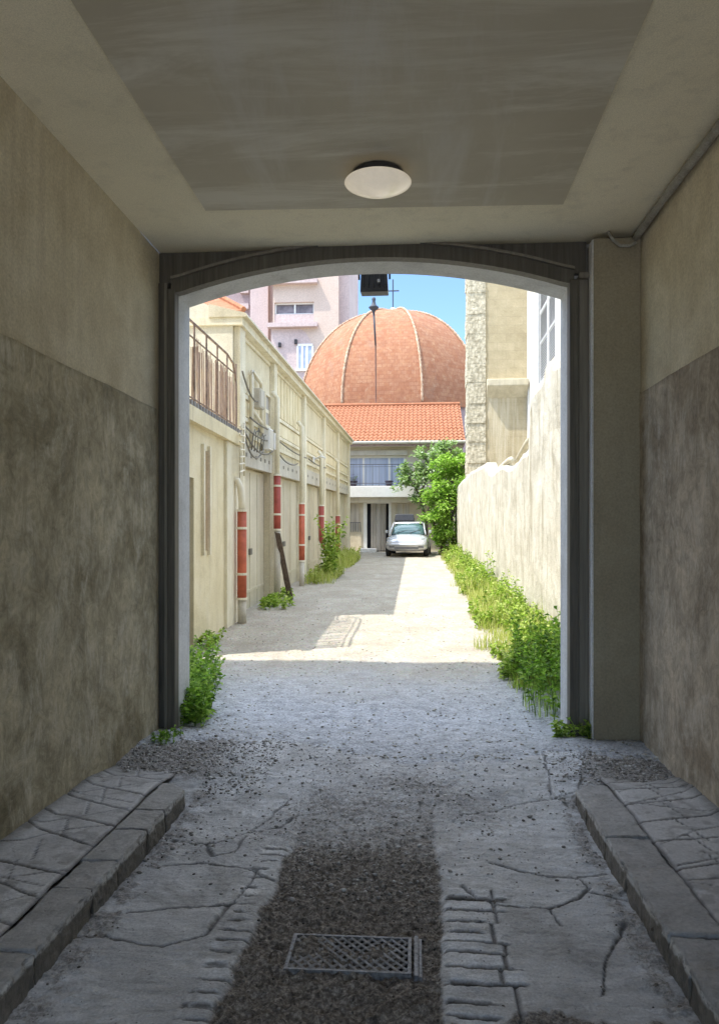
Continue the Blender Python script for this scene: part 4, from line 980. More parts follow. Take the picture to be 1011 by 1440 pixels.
mid = (wa + wb) / 2
for a, c_ in ((wa + .01, mid - .01), (mid + .01, wb - .01)):
    b = MB(); x0, x1 = q2 + .02, q2 + .07
    b.box(x0, x1, a, a + .12, wbm + .01, wt); b.box(x0, x1, c_ - .12, c_, wbm + .01, wt)
    for zz in (wbm + .01, wbm + 1.35, wbm + 2.35, wt - .12): b.box(x0, x1, a + .12, c_ - .12, zz, zz + .12)
    sh = b.build('shutter', MT['shutter'], wn)
    b = MB(); zz = wbm + .16
    while zz < wt - .1:
        b.add([(x0, a + .12, zz), (x0, c_ - .12, zz), (x1 - .01, c_ - .12, zz + .07), (x1 - .01, a + .12, zz + .07), (x0, a + .12, zz + .018), (x0, c_ - .12, zz + .018), (x1 - .01, c_ - .12, zz + .088), (x1 - .01, a + .12, zz + .088)], [(0, 1, 2, 3), (4, 7, 6, 5), (0, 4, 5, 1), (3, 2, 6, 7)])
        zz += .085
    b.build('slats', MT['shutter'], sh)
    MB().box(q2 + .09, q2 + .1, a, c_, wbm + .01, wt).build('backing', MT['trim'], sh)

# ================================================================== END HOUSE
HYF = 37.0; GZ = K * 29.6
t = root('end_house', (-.5, HYF, GZ), 'two-storey house with an orange tiled roof closing the end of the alley', 'house')
house = t
def hx(px): return at(px, 700, HYF).x
def hz(py): return at(540, py, HYF).z
xl, xr_ = -5.6, hx(650)
ez = hz(622); s0, s1 = hz(700), hz(684)
wx0, wx1, wz0, wz1 = hx(489), hx(570), hz(684), hz(641)
dx0, dx1, dz1 = hx(511), hx(550), hz(705)
gx0_, gx1_, gz0_, gz1_ = hx(490), hx(507), hz(748), hz(706)
rx0, rx1 = hx(556), hx(578)
b = MB()
b.box(xl, gx0_, HYF, 43, 0, ez - .25); b.box(gx0_, gx1_, HYF, 43, 0, gz0_); b.box(gx1_, dx0, HYF, 43, 0, s0 - .25)
b.box(dx1, rx0, HYF, 43, 0, s0 - .25); b.box(rx0, rx1, HYF, 43, 0, gz0_); b.box(rx1, xr_, HYF, 43, 0, s0 - .25)
b.box(gx0_, xr_, HYF, 43, s0 - .249, wz0); b.box(gx0_, wx0, HYF, 43, wz0, wz1); b.box(wx1, xr_, HYF, 43, wz0, wz1); b.box(gx0_, xr_, HYF, 43, wz1, ez - .25)
b.box(dx0, dx1, HYF + .5, 43, 0, s0 - .25)
for a, c_ in ((gx0_, gx1_), (rx0, rx1)): b.box(a, c_, HYF + .3, 43, gz0_, s0 - .25)
b.box(wx0, wx1, HYF + .35, 43, wz0, wz1)
b.build('wall', MT['house'], t)
MB().box(hx(489), hx(508), HYF - .14, HYF - .001, GZ - .1, gz0_ - .02).build('stone_facing', MT['stonework'], t)
sb = MB(); sb.box(xl, xr_ + .02, HYF - .55, HYF - .001, s0, s1 - .02); sb.build('balcony_slab', MT['white'], t, bevel=.02)
MB().box(xl, xr_ + .02, HYF - .35, HYF - .001, s0 - .24, s0 - .001).build('balcony_beam', MT['house'], t)
# first-floor window
def window(x0, x1, z0, z1, y, panes, m, mg, fw=.09):
    b = MB(); n = len(panes) - 1
    b.box(x0, x1, y, y + .08, z1 - fw, z1); b.box(x0, x1, y, y + .08, z0, z0 + fw * .7)
    for k, p in enumerate(panes):
        xx = x0 + (x1 - x0) * p; xx = min(max(xx, x0 + fw / 2), x1 - fw / 2); b.box(xx - fw / 2, xx + fw / 2, y - .005, y + .075, z0 + fw * .7, z1 - fw)
    o = b.build('window', m, t); MB().box(x0 + .01, x1 - .01, y + .04, y + .05, z0 + .01, z1 - .01).build('pane', mg, o); return o
window(wx0, wx1, wz0, wz1, HYF + .12, (0, .27, .72, 1), MT['white'], MT['curtain'])
MB().box(wx0 - .05, wx1 + .1, HYF - .12, HYF - .001, wz1 + .02, wz1 + .25).build('shutter_box', MT['lintel'], t)
window(gx0_, gx1_, gz0_, gz1_, HYF + .1, (0, 1), MT['house'], MT['drape'])
window(rx0, rx1, gz0_, gz1_, HYF + .1, (0, .5, 1), MT['house'], MT['drape'])
b = MB()
for k in range(6): xx = gx0_ + (gx1_ - gx0_) * k / 5; b.tube([(xx, HYF - .02, gz0_ + .0), (xx, HYF - .02, gz0_ + .45)], .012, 4)
b.tube([(gx0_, HYF - .02, gz0_ + .45), (gx1_, HYF - .02, gz0_ + .45)], .015, 4); b.build('window_guard', MT['railing'], t)
# door with drapes
b = MB(); b.box(dx0, dx0 + .17, HYF - .02, HYF + .16, GZ, dz1); b.box(dx1 - .12, dx1, HYF - .02, HYF + .16, GZ, dz1); b.box(dx0 + .17, dx1 - .12, HYF - .02, HYF + .16, dz1 - .1, dz1)
dr = b.build('door', MT['white'], t)
vs = []; fs = []; n = 60
for k in range(n + 1):
    xx = dx0 + .35 + (dx1 - dx0 - .6) * k / n; yy = HYF + .12 + .04 * math.sin(k * .9) + .02 * math.sin(k * 2.3)
    vs += [(xx, yy, GZ + .05), (xx, yy, dz1 - .1), (xx, yy + .012, GZ + .05), (xx, yy + .012, dz1 - .1)]
for k in range(n): a = 4 * k; fs += [(a, a + 4, a + 5, a + 1), (a + 2, a + 3, a + 7, a + 6)]
MB().add(vs, fs).build('drapes', MT['drape'], dr)
MB().box(dx0 + .01, dx1 - .01, HYF + .47, HYF + .499, GZ, dz1 - .05).build('dark_hall', MT['darkin'], dr)
MB().box(hx(508), hx(530), HYF - .9, HYF - .03, GZ - .1, GZ + .16).build('doorstep', MT['white'], t, bevel=.02)
# railing across the window
b = MB(); zc = wz0 + 1.02
b.tube([(wx0, HYF - .45, zc), (wx1 + 1.5, HYF - .45, zc)], .022, 6); b.tube([(wx0, HYF - .45, wz0 + .12), (wx1 + 1.5, HYF - .45, wz0 + .12)], .018, 6); b.tube([(wx0, HYF - .45, wz0 + 1.3 * .7), (wx1 + 1.5, HYF - .45, wz0 + .91)], .012, 6)
n = 14
for k in range(n + 1): xx = wx0 + (wx1 + 1.5 - wx0) * k / n; b.tube([(xx, HYF - .45, wz0), (xx, HYF - .45, zc)], .009 if k % 4 else .016, 4)
b.build('balcony_railing', MT['railing'], t)
# roof of round tiles
ry0, ry1, rz0, rz1 = HYF - .55, 41.0, hz(622) - .02, at(560, 570, 41).z
vs = []; fs = []; rows, per = 13, 6; x0r, x1r = -6.2, at(650, 600, 37).x + .1
ncol = int((x1r - x0r) / .21) * per
for r in range(rows):
    for e in (0, 1):
        f = (r + e) / rows; y = ry0 + (ry1 - ry0) * f; z = rz0 + (rz1 - rz0) * f + (.045 if e == 0 else 0.0)
        for c in range(ncol + 1):
            x = x0r + (x1r - x0r) * c / ncol; ph = c / per * 2 * math.pi
            vs.append((x + .012 * mnoise.noise((r * 3.1, c // per * 1.7, 0)), y, z + .035 * math.sin(ph) + .012 * mnoise.noise((r * 1.3, c // per * 2.9, 5))))
w_ = ncol + 1
for r in range(2 * rows - 1):
    for c in range(ncol): a = r * w_ + c; fs.append((a, a + 1, a + w_ + 1, a + w_))
rf = MB().add(vs, fs).build('roof', MT['tile'], t, fix=False)
MB().prism([(ry0 + .05, rz0 - .06), (ry1, rz1 - .08), (ry1 + 4.4, rz0 - .1), (ry0 + .06, rz0 - .22)], 'x', x0r + .05, x1r - .03).build('roof_deck', MT['brownred'], rf)
MB().tube([(x0r, ry1, rz1 + .02), (x1r, ry1, rz1 + .02)], .13, 8).build('ridge_tiles', MT['tile'], rf)
MB().tube([(x0r, ry0 - .06, rz0 - .06), (x1r, ry0 - .06, rz0 - .06)], .075, 8).build('gutter', MT['lintel'], rf)
MB().box(x0r + .1, xr_, HYF - .4, HYF + .3, ez - .249, ez - .1).build('eaves_board', MT['house'], t)

# flower pots on the balcony
for px, lab, fl_ in ((497, 'dark pot of violet flowers at the left end of the balcony', True), (547, 'small dark flower pot in the middle of the balcony', False)):
    p = at(px, 684, HYF - .25); p.z = s1 - .02
    q = root('flower_pot', p, lab, 'flower pot', 'pots on the balcony')
    MB().lathe([(0, 0), (.13, 0), (.18, .22), (.2, .22), (.2, .27), (.15, .27), (.14, .2), (0, .2)], p, 14).build('pot', MT['pot'], q)
    if fl_:
        b = MB()
        for k in range(70):
            a = rng.random() * 6.28; rr = .26 * rng.random() ** .5; h = .3 + .3 * rng.random(); c = Vector(p) + Vector((rr * math.cos(a), rr * math.sin(a), h)); d = .05
            b.add([c + Vector((-d, 0, -d * .3)), c + Vector((0, -d, 0)), c + Vector((d, 0, .3 * d)), c + Vector((0, d, .2 * d))], [(0, 1, 2, 3)])
        b.build('flowers', MT['flower'], q, fix=False)
        b = MB()
        for k in range(12): a = rng.random() * 6.28; b.tube([p + Vector((0, 0, .2)), p + Vector((.2 * math.cos(a), .2 * math.sin(a), .5))], .006, 3)
        b.build('stems', MT['lf_dark'], q)

# ================================================================== DOME
DC = Vector((at(552.5, 570, 53).x, 53.0, 0)); DR0 = 6.45; DZ = 9.9; DH = at(556, 437, 52).z - DZ + .15
t = root('domed_church', (DC.x, DC.y, GZ), 'church with an octagonal terracotta-tiled dome ribbed in pale mortar', 'church')
A0 = R(-90 - 27.5)
def dprof(s):
    a = s * math.pi / 2; return DR0 * math.cos(a) ** 0.92 if s < 1 else 0.0, DZ + DH * math.sin(a)
NS, NF = 40, 12
me = bpy.data.meshes.new('dome'); vs = []; fs = []; uvs = []
arcl = [0.0]
for i in range(NS):
    r0, z0 = dprof(i / NS * .985); r1, z1 = dprof((i + 1) / NS * .985); arcl.append(arcl[-1] + math.hypot(r1 - r0, z1 - z0))
for k in range(8):
    a0, a1 = A0 + k * math.pi / 4, A0 + (k + 1) * math.pi / 4; b0 = len(vs)
    for i in range(NS + 1):
        r, z = dprof(i / NS * .985)
        for j in range(NF + 1):
            f = j / NF; bul = 1 + .018 * math.sin(f * math.pi)
            x = r * bul * (math.cos(a0) * (1 - f) + math.cos(a1) * f); y = r * bul * (math.sin(a0) * (1 - f) + math.sin(a1) * f)
            vs.append((x, y, z - GZ)); uvs.append((((f - .5) * r * .7654) + k * 20.03, arcl[i]))
    w_ = NF + 1
    for i in range(NS):
        for j in range(NF): a = b0 + i * w_ + j; fs.append((a, a + 1, a + w_ + 1, a + w_))
me.from_pydata(vs, [], fs); ul = me.uv_layers.new(name='UVMap')
for lp_ in me.loops: ul.data[lp_.index].uv = uvs[lp_.vertex_index]
me.polygons.foreach_set('use_smooth', [True] * len(me.polygons)); me.materials.append(MT['dome'])
dome = bpy.data.objects.new('dome', me); COL.objects.link(dome); dome.parent = t; dome['_o'] = t['_o']
for k in range(8):
    a = A0 + k * math.pi / 4; pts = []; rs = []
    n = 76
    for i in range(n + 1):
        r, z = dprof(i / n * .985); pts.append((DC.x + (r + .03) * math.cos(a), DC.y + (r + .03) * math.sin(a), z + .03)); rs.append(.095 if i % 2 else .055)
    MB().tube(pts, rs, 7).build('rib', MT['rib'], dome, smooth=True)
tz = DZ + DH
MB().lathe([(0, .42), (.12, .42), (.25, .28), (.42, .20), (.75, .12), (1.15, -.02), (1.2, -.14), (0, -.2)], (DC.x, DC.y, tz - .08), 24).build('cap', MT['cap'], dome, smooth=True)
b = MB(); b.tube([(DC.x, DC.y, tz + .3), (DC.x, DC.y, at(554, 393, 53).z)], .045, 6); czz = at(554, 409, 53).z; b.tube([(DC.x - .42, DC.y, czz), (DC.x + .42, DC.y, czz)], .045, 6)
b.build('cross', MT['ironwork'], t)
dv = []
for k in range(8): a = A0 + k * math.pi / 4; dv.append((DC.x + (DR0 - .1) * math.cos(a), DC.y + (DR0 - .1) * math.sin(a)))
MB().prism(dv, 'z', GZ - .3, DZ + .05).build('drum', MT['brownred'], t)
# slim rusty mast with an ornate finial, standing on the ridge of the end house
pt = at(525.5, 418, 41.2)
b = MB(); b.tube([(pt.x + .12, 41.2, at(528, 572, 41.2).z), (pt.x + .1, 41.2, pt.z - 2.6)], [.028, .04], 8); mast = b.build('mast', MT['rust'], house)
b = MB(); b.tube([(pt.x + .1, 41.2, pt.z - 2.6), (pt.x, 41.2, pt.z - .8)], [.045, .06], 8)
b.lathe([(.04, -.9), (.08, -.78), (.11, -.72), (.25, -.60), (.28, -.54), (.2, -.48), (.12, -.38), (.085, -.22), (.11, -.11), (.08, -.02), (0, 0)], (pt.x, 41.2, pt.z), 14); b.build('finial', MT['ironwork'], mast, smooth=True)

# ================================================================== TOWERS
t = root('apartment_tower', (-10, 70, GZ), 'tall pale pink apartment block behind the dome', 'apartment block')
def tx(px, Y=70): return at(px, 450, Y).x
def tzz(py, Y=70): return at(430, py, Y).z
X0, X1 = tx(384), tx(476)
wx0, wx1 = tx(386), tx(441.5); zs = [tzz(487 + 5), tzz(455)]
b = MB(); z_a, z_b = tzz(452.5), tzz(424.5)
b.box(X0, wx0, 70, 82, 0, 40); b.box(wx1, X1, 70, 82, 0, 40); b.box(wx0, wx1, 70, 82, 0, z_a); b.box(wx0, wx1, 70, 82, z_b, z_b + 2.1); b.box(wx0, wx1, 70.9, 82, z_a, z_b)
b.box(wx0, wx1, 70, 82, z_b + 2.1, 40); b.build('wall', MT['pink'], t)
b = MB(); b.box(X1 + .001, tx(490) - .0, 70.8, 82, 0, 40); b.build('side_wall', MT['mauve'], t)
fr_ = MB(); zz0 = z_a + .75
fr_.box(wx0, wx1, 70.3, 70.45, zz0, zz0 + .12); fr_.box(wx0, wx1, 70.3, 70.45, z_b - .12, z_b)
for f in (.0, .49, .97): xx = wx0 + (wx1 - wx0) * f; fr_.box(xx, xx + .14, 70.28, 70.44, zz0 + .12, z_b - .12)
wn = fr_.build('loggia_window', MT['white'], t)
MB().box(wx0, wx1, 70.5, 70.6, zz0, z_b).build('pane', MT['twin'], wn)
MB().box(wx0, wx1, 70.05, 70.2, z_a, zz0).build('loggia_parapet', MT['mauve'], t)
b = MB(); b.box(wx0 - .6, tx(447), 69.45, 69.999, tzz(461), tzz(455)); b.build('ledge', MT['mauve'], t)
b = MB(); b.box(wx0 - .6, tx(447), 69.45, 69.999, tzz(400), tzz(393)); b.build('ledge', MT['mauve'], t)
ap = [(wx0 - .3, tzz(560)), (tx(440), tzz(560)), (tx(439), tzz(490)), (tx(436), tzz(478)), (tx(430), tzz(468)), (tx(422), tzz(462)), (wx0 - .3, tzz(461.5))]
MB().prism(ap, 'y', 69.96, 69.998).build('shade_arch', MT['mauve'], t)  # mauve arch paints in the shade on the wall under the ledge
a0, a1, b0, b1 = tx(419), tx(440), tzz(519), tzz(487)
q = MB(); q.box(a0, a1, 69.85, 69.955, b1, b1 + .2); q.box(a0 - .2, a1 + .2, 69.8, 69.955, b0 - .2, b0)
for f in (0, .3, .62, 1): xx = a0 + (a1 - a0) * f; q.box(xx - .09, xx + .09, 69.86, 69.95, b0, b1)
q = q.build('window', MT['white'], t); MB().box(a0, a1, 69.9, 69.945, b0, b1).build('pane', MT['tblue'], q)
for px, py in ((394, 485), (416.5, 481)): MB().box(tx(px) - .12, tx(px) + .12, 69.7, 69.955, tzz(py + 3), tzz(py - 3)).build('wall_vent', MT['darkin'], t)
t = root('mauve_tower', (-16, 72, GZ), 'mauve apartment block partly hidden at the left behind the garages', 'apartment block')
c0, c1 = tx(352, 72), tx(377, 72)
MB().box(c0, c1, 72, 82, 0, 40).build('wall', MT['mauve'], t)
MB().box(tx(295, 72), c0 - .001, 72.6, 82, 0, 40).build('wall', MT['brownred'], t)
b = MB()
for k in range(14): b.box(tx(337, 72), tx(349, 72), 72.2, 72.599, 16 + k * 1.5, 16.5 + k * 1.5)
b.build('balconies', MT['mauve'], t)
MB().box(c1 + .001, tx(384, 72) , 73.0, 82, 0, 40).build('recess_wall', MT['mauve'], t)
# ================================================================== CAR
CY = 31.6; CX = at(571, 740, CY).x; CZ0 = zg(CY + 1)
t = root('parked_car', (CX, CY, CZ0), 'silver hatchback parked facing us at the end of the alley', 'car')
def ring(y, hw, zb, zt, e=3.2, n=28, top=1.0):
    out = []
    for k in range(n):
        a = 2 * math.pi * k / n; ca, sa = math.cos(a), math.sin(a)
        x = hw * math.copysign(abs(ca) ** (2 / e), ca); z = math.copysign(abs(sa) ** (2 / e), sa)
        zz = (zb + zt) / 2 + z * (zt - zb) / 2
        x *= 1 - (1 - top) * max(0, z)
        out.append((x, y, zz))
    return out
def loft(rings, xf):
    n = len(rings[0]); vs = [xf(p) for r in rings for p in r]; fs = []
    for i in range(len(rings) - 1):
        for k in range(n): k2 = (k + 1) % n; fs.append((i * n + k, i * n + k2, (i + 1) * n + k2, (i + 1) * n + k))
    fs.append(tuple(range(n))[::-1]); fs.append(tuple(range((len(rings) - 1) * n, len(rings) * n)))
    return vs, fs
cyaw = R(-3)
def cf(p): return (CX + p[0] * math.cos(cyaw) - p[1] * math.sin(cyaw), CY + p[0] * math.sin(cyaw) + p[1] * math.cos(cyaw), CZ0 + p[2])
class CB(MB):
    def __init__(s): super().__init__(cf)
def cl_(st, **kw):
    b = MB(); vs, fs = loft([ring(*r_, **kw) for r_ in st], cf); return b.add(vs, fs)
body = [(0.0, .66, .34, .62), (.04, .76, .28, .68), (.16, .83, .22, .74), (.42, .875, .2, .82), (.8, .89, .2, .90), (1.15, .895, .2, .95), (1.8, .9, .2, .97), (3.0, .9, .2, .99), (3.7, .88, .24, 1.0), (4.0, .82, .32, .96), (4.08, .74, .4, .85)]
cl_(body, e=3.6, top=.93).build('body', MT['car'], t, smooth=True)
cab = [(1.02, .70, .86, .97), (1.55, .68, .86, 1.33), (1.95, .655, .86, 1.46), (2.5, .65, .86, 1.49), (3.2, .64, .86, 1.44), (3.75, .66, .86, 1.16), (3.95, .68, .86, .99)]
cl_(cab, e=4.0, top=.92).build('cabin_glass', MT['carglass'], t, smooth=True)
rf_ = [(1.72, .60, 1.385, 1.42), (1.95, .63, 1.40, 1.475), (2.5, .63, 1.42, 1.505), (3.15, .62, 1.38, 1.462), (3.4, .6, 1.32, 1.37)]
cl_(rf_, e=3.0).build('roof', MT['car'], t, smooth=True)
for s in (-1, 1):
    CBp = CB(); CBp.tube([(s * .76, .98, .93), (s * .70, 1.30, 1.15), (s * .655, 1.68, 1.38), (s * .635, 1.98, 1.455)], .035, 6); CBp.build('pillar', MT['car'], t, smooth=True)
    b = CB(); b.tube([(s * .655, 2.45, .9), (s * .64, 2.45, 1.46)], .03, 5); b.build('pillar', MT['car'], t)
    b = CB(); b.hexa([(s * .70 - .15, .10, .60), (s * .70 + .12, .22, .60), (s * .70 + .10, .5, .62), (s * .70 - .15, .3, .62)] if s > 0 else [(s * .70 - .12, .22, .60), (s * .70 + .15, .10, .60), (s * .70 + .15, .3, .62), (s * .70 - .10, .5, .62)],
           [(s * .70 - .10, .15, .74), (s * .70 + .12, .36, .79), (s * .70 + .1, .55, .80), (s * .70 - .1, .4, .78)] if s > 0 else [(s * .70 - .12, .36, .79), (s * .70 + .10, .15, .74), (s * .70 + .1, .4, .78), (s * .70 - .1, .55, .80)])
    b.build('headlight', MT['lampglass'], t, bevel=.02)
    b = CB(); b.lathe([(0, 0), (.05, .0), (.05, .03), (0, .03)], (0, 0, 0), 10); 
    b = CB(); b.hexa([(s * .93 - .06, 1.25, .98), (s * .93 + .07, 1.25, .98), (s * .93 + .07, 1.36, .98), (s * .93 - .06, 1.36, .98)], [(s * .93 - .05, 1.24, 1.10), (s * .93 + .06, 1.24, 1.10), (s * .93 + .06, 1.36, 1.10), (s * .93 - .05, 1.36, 1.10)]); b.build('wing_mirror', MT['car'], t, bevel=.02)
    b = CB(); b.box(s * .6 - .11, s * .6 + .11, -.012, .07, .36, .45); b.build('fog_lamp', MT['trim'], t, bevel=.01)
    for yy in (.78, 3.25):
        b = MB(); pr_ = [(0, -.1), (.21, -.1), (.235, -.105), (.29, -.10), (.315, -.07), (.32, 0), (.315, .07), (.29, .10), (.235, .105), (.21, .1), (0, .1)]
        vs = []; n = 26
        for r_, z_ in pr_:
            for k in range(n): a = 2 * math.pi * k / n; vs.append(cf((s * .79 + z_, yy + r_ * math.cos(a), .32 + r_ * math.sin(a))))
        fs = [(i * n + k, i * n + (k + 1) % n, (i + 1) * n + (k + 1) % n, (i + 1) * n + k) for i in range(len(pr_) - 1) for k in range(n)]
        wh = b.add(vs, fs).build('wheel', MT['tyre'], t, smooth=True)
        b = CB(); b.tube([(s * .80, yy, .32), (s * .898, yy, .32)], .20, 18); b.build('rim', MT['iron'], wh)
    b = CB(); b.tube([(s * .58, 1.95, 1.5), (s * .58, 3.1, 1.5)], .018, 6); b.build('roof_rail', MT['black'], t)
b = CB(); b.box(-.42, .42, .015, .06, .56, .66); b.box(-.5, .5, -.006, .05, .30, .40); b.build('grille', MT['trim'], t, bevel=.01)
b = CB(); b.box(-.44, .44, .008, .05, .605, .62); b.build('grille_bar', MT['chrome'], t)
b = CB(); b.box(-.26, .26, -.022, -.004, .43, .54); b.build('number_plate', MT['white'], t)
b = CB(); b.tube([(-.80, .12, .47), (-.6, -.005, .49), (0, -.03, .49), (.6, -.005, .49), (.80, .12, .47)], .055, 8); b.build('bumper', MT['car'], t, smooth=True)
for a, c_ in (((-.45, 1.0, .985), (.1, 1.28, 1.13)), ((.1, 1.0, .985), (.55, 1.26, 1.12))):
    b = CB(); b.tube([a, c_], .012, 4); b.build('wiper', MT['black'], t)
# black box on its roof
ra, rb_ = at(555, 730, CY + 2.4).x, at(583, 730, CY + 2.4).x
zt0 = CZ0 + 1.512
b = MB(); b.hexa([(ra, CY + 1.95, zt0), (rb_, CY + 1.95, zt0), (rb_, CY + 3.1, zt0), (ra, CY + 3.1, zt0)], [(ra + .04, CY + 2.05, zt0 + .30), (rb_ - .04, CY + 2.05, zt0 + .30), (rb_ - .04, CY + 3.0, zt0 + .28), (ra + .04, CY + 3.0, zt0 + .28)])
tag(b.build('roof_box', MT['black'], base=((ra + rb_) / 2, CY + 2.5, zt0), bevel=.03), 'black luggage box on the roof of the silver car', 'roof box')

# ================================================================== PLANTS
class Leaves(MB):
    def leaf(s, p, d, L, W, droop=0.0):
        d = d.normalized(); side = d.cross(Vector((0, 0, 1)))
        if side.length < .05: side = Vector((1, 0, 0))
        side.normalize(); side = (side + Vector((0, 0, 1)) * rng.uniform(-.7, .7)).normalized()
        nrm = side.cross(d)
        m = p + d * L * .45; tip = p + d * L - Vector((0, 0, droop * L))
        s.add([p, m + side * W + nrm * W * .35, tip, m - side * W + nrm * W * .35], [(0, 1, 2), (0, 2, 3)])
def rdir(up=.3):
    a = rng.random() * 6.283; z = rng.uniform(-.5, 1) + up; return Vector((math.cos(a), math.sin(a), z)).normalized()
def stem_weed(lv, st, p, h, n, L, W, lean=(0, 0), spread=.25, r=.004):
    a = rng.random() * 6.283; k = spread * h * rng.random()
    top = p + Vector((math.cos(a) * k + lean[0] * h, math.sin(a) * k + lean[1] * h, h * (1 - .2 * rng.random())))
    mid = p.lerp(top, .5) + Vector((0, 0, h * .12)); pts = [p - Vector((0, 0, .03)), p.lerp(mid, .6), mid, top]
    st.tube(pts, [r, r * .9, r * .75, r * .4], 3, False)
    for i in range(n):
        f = .03 + .97 * (i + rng.random()) / n
        q = p.lerp(mid, f * 2) if f < .5 else mid.lerp(top, f * 2 - 1)
        lv.leaf(q, rdir(.25), L * rng.uniform(.6, 1.25) * (1.15 - .4 * f), W * rng.uniform(.7, 1.2), .25)
def blade(lv, p, h, w_):
    a = rng.random() * 6.283; ln = h * rng.uniform(.1, .55); d = Vector((math.cos(a), math.sin(a), 0)); s = Vector((-math.sin(a), math.cos(a), 0)) * w_
    m = p + d * ln * .35 + Vector((0, 0, h * .6)); tip = p + d * ln + Vector((0, 0, h))
    lv.add([p - s, p + s, m + s * .8, m - s * .8, tip], [(0, 1, 2, 3), (3, 2, 4)])
def plant(name, spots, label, cat, mleaf, base, group=None, dry=0, dryspots=None, mdry=None, kind=None):
    """spots: list of (point, height, leaves, leaf length, leaf width, lean)"""
    lv, st = Leaves(), MB()
    for (p, h, n, L, W, ln) in spots: stem_weed(lv, st, p, h, n, L, W, ln)
    tt = root(name, base, label, cat, group)
    if kind: tt['kind'] = kind
    lv.build('leaves', mleaf, tt, fix=False); st.build('stems', MT['lf_dark'], tt, fix=False)
    if dryspots:
        g_ = Leaves()
        for (p, h, w_) in dryspots: blade(g_, p, h, w_)
        g_.build('grass_blades', mdry or MT['lf_dry'], tt, fix=False)
    return tt
def gpt(x, y): return Vector((x, y, az(x, y)))
# clump by the left jamb
sp = []
for i in range(150):
    q_ = 2.3 * rng.random() ** 1.5; y = 6.36 + q_; x = -1.98 - .28 * q_ + (.22 + .08 * q_) * rng.random() ** 1.3
    sp.append((gpt(x, y), rng.uniform(.14, .40) * (1 + .1 * q_), 14, .07 * rng.uniform(.7, 1.3), .022, (.12, 0)))
plant('weed_clump', sp, 'dense leafy weed clump at the foot of the left jamb', 'weeds', MT['lf_dark'], (-1.85, 6.9, 0))
# sprigs inside by the left wall and the right jamb
sp = [(Vector((-2.03 + .18 * rng.random(), 5.75 + .25 * rng.random(), .0)), rng.uniform(.05, .13), 9, .04, .013, (.1, -.1)) for i in range(22)]
plant('weed_sprig', sp, 'tiny weed sprig growing at the base of the left passage wall', 'weeds', MT['lf_dark'], (-2, 5.85, 0))
sp = [(Vector((1.12 + .28 * rng.random(), 6.12 + .16 * rng.random(), .0)), rng.uniform(.08, .2), 10, .06, .018, (-.3, -.2)) for i in range(30)]
plant('weed_sprig', sp, 'low weed sprig in front of the right jamb post', 'weeds', MT['lf_weed'], (1.25, 6.2, 0))
# near right clump, dark and tall
sp = []
for i in range(125):
    y = 6.66 + 2.3 * rng.random(); x = 1.72 - .78 * rng.random() ** 1.2 + .02 * y
    sp.append((gpt(x, y), rng.uniform(.35, .85) * (1 - .45 * max(0, 1.35 - x)), 20, .075 * rng.uniform(.6, 1.4), .023, (-.12, -.05)))
plant('weed_clump', sp, 'tall dark-green weed clump at the foot of the right jamb', 'weeds', MT['lf_dark'], (1.4, 7.0, 0), None, 0, [(gpt(1.0 + .5 * rng.random(), 6.8 + 2 * rng.random()), rng.uniform(.08, .25), .004) for i in range(200)], MT['lf_weed'])
# weedy verge along the right wall
lv, st, gr = Leaves(), MB(), Leaves()
for i in range(1500):
    y = 8.4 + 26 * rng.random() ** 1.5; wd = .98 - .018 * (y - 8); x = wx(y) - .06 - wd * rng.random() ** 1.25
    e = (wx(y) - x) / wd; cl = mnoise.noise((x * 1.1, y * .75, 3.1)) + .5 * mnoise.noise((x * 3, y * 1.9, 7.1)); big = 1 + .02 * (y - 8)
    if cl < -.18 - .3 * (1 - e) or (e > .6 and cl < .1): continue
    h = max(.10, rng.uniform(.25, .72) * (1.1 - .75 * e) * (.85 + .9 * cl))
    stem_weed(lv, st, gpt(x, y), h, 13, .08 * big * (.8 + .5 * rng.random()), .024 * big, (-.15, -.05))
for i in range(9500):
    y = 8.0 + 27 * rng.random() ** 1.5; wd = 1.2 - .018 * (y - 8); x = wx(y) - .03 - wd * rng.random() ** .7
    cl = .5 + .9 * mnoise.noise((x * 1.3, y * .8, 9.1)); e = (wx(y) - x) / wd
    if e > .8 + .5 * mnoise.noise((y * 1.7, 2, 2)): continue
    blade(gr, Vector((x, y, zg(y) - .01)), max(.05, rng.uniform(.1, .55) * (.4 + cl) * (1.15 - .7 * e)), .005 * (1 + .04 * (y - 8)))
tt = root('weed_verge', (1.5, 14, zg(14)), 'long yellow-green verge of weeds and grass along the sunny right wall', 'weeds'); tt['kind'] = 'stuff'
for o_ in (lv.build('leaves', MT['lf_weed'], tt, fix=False), st.build('stems', MT['lf_weed'], tt, fix=False), gr.build('grass_blades', MT['lf_dry'], tt, fix=False)): o_['kind'] = 'stuff'
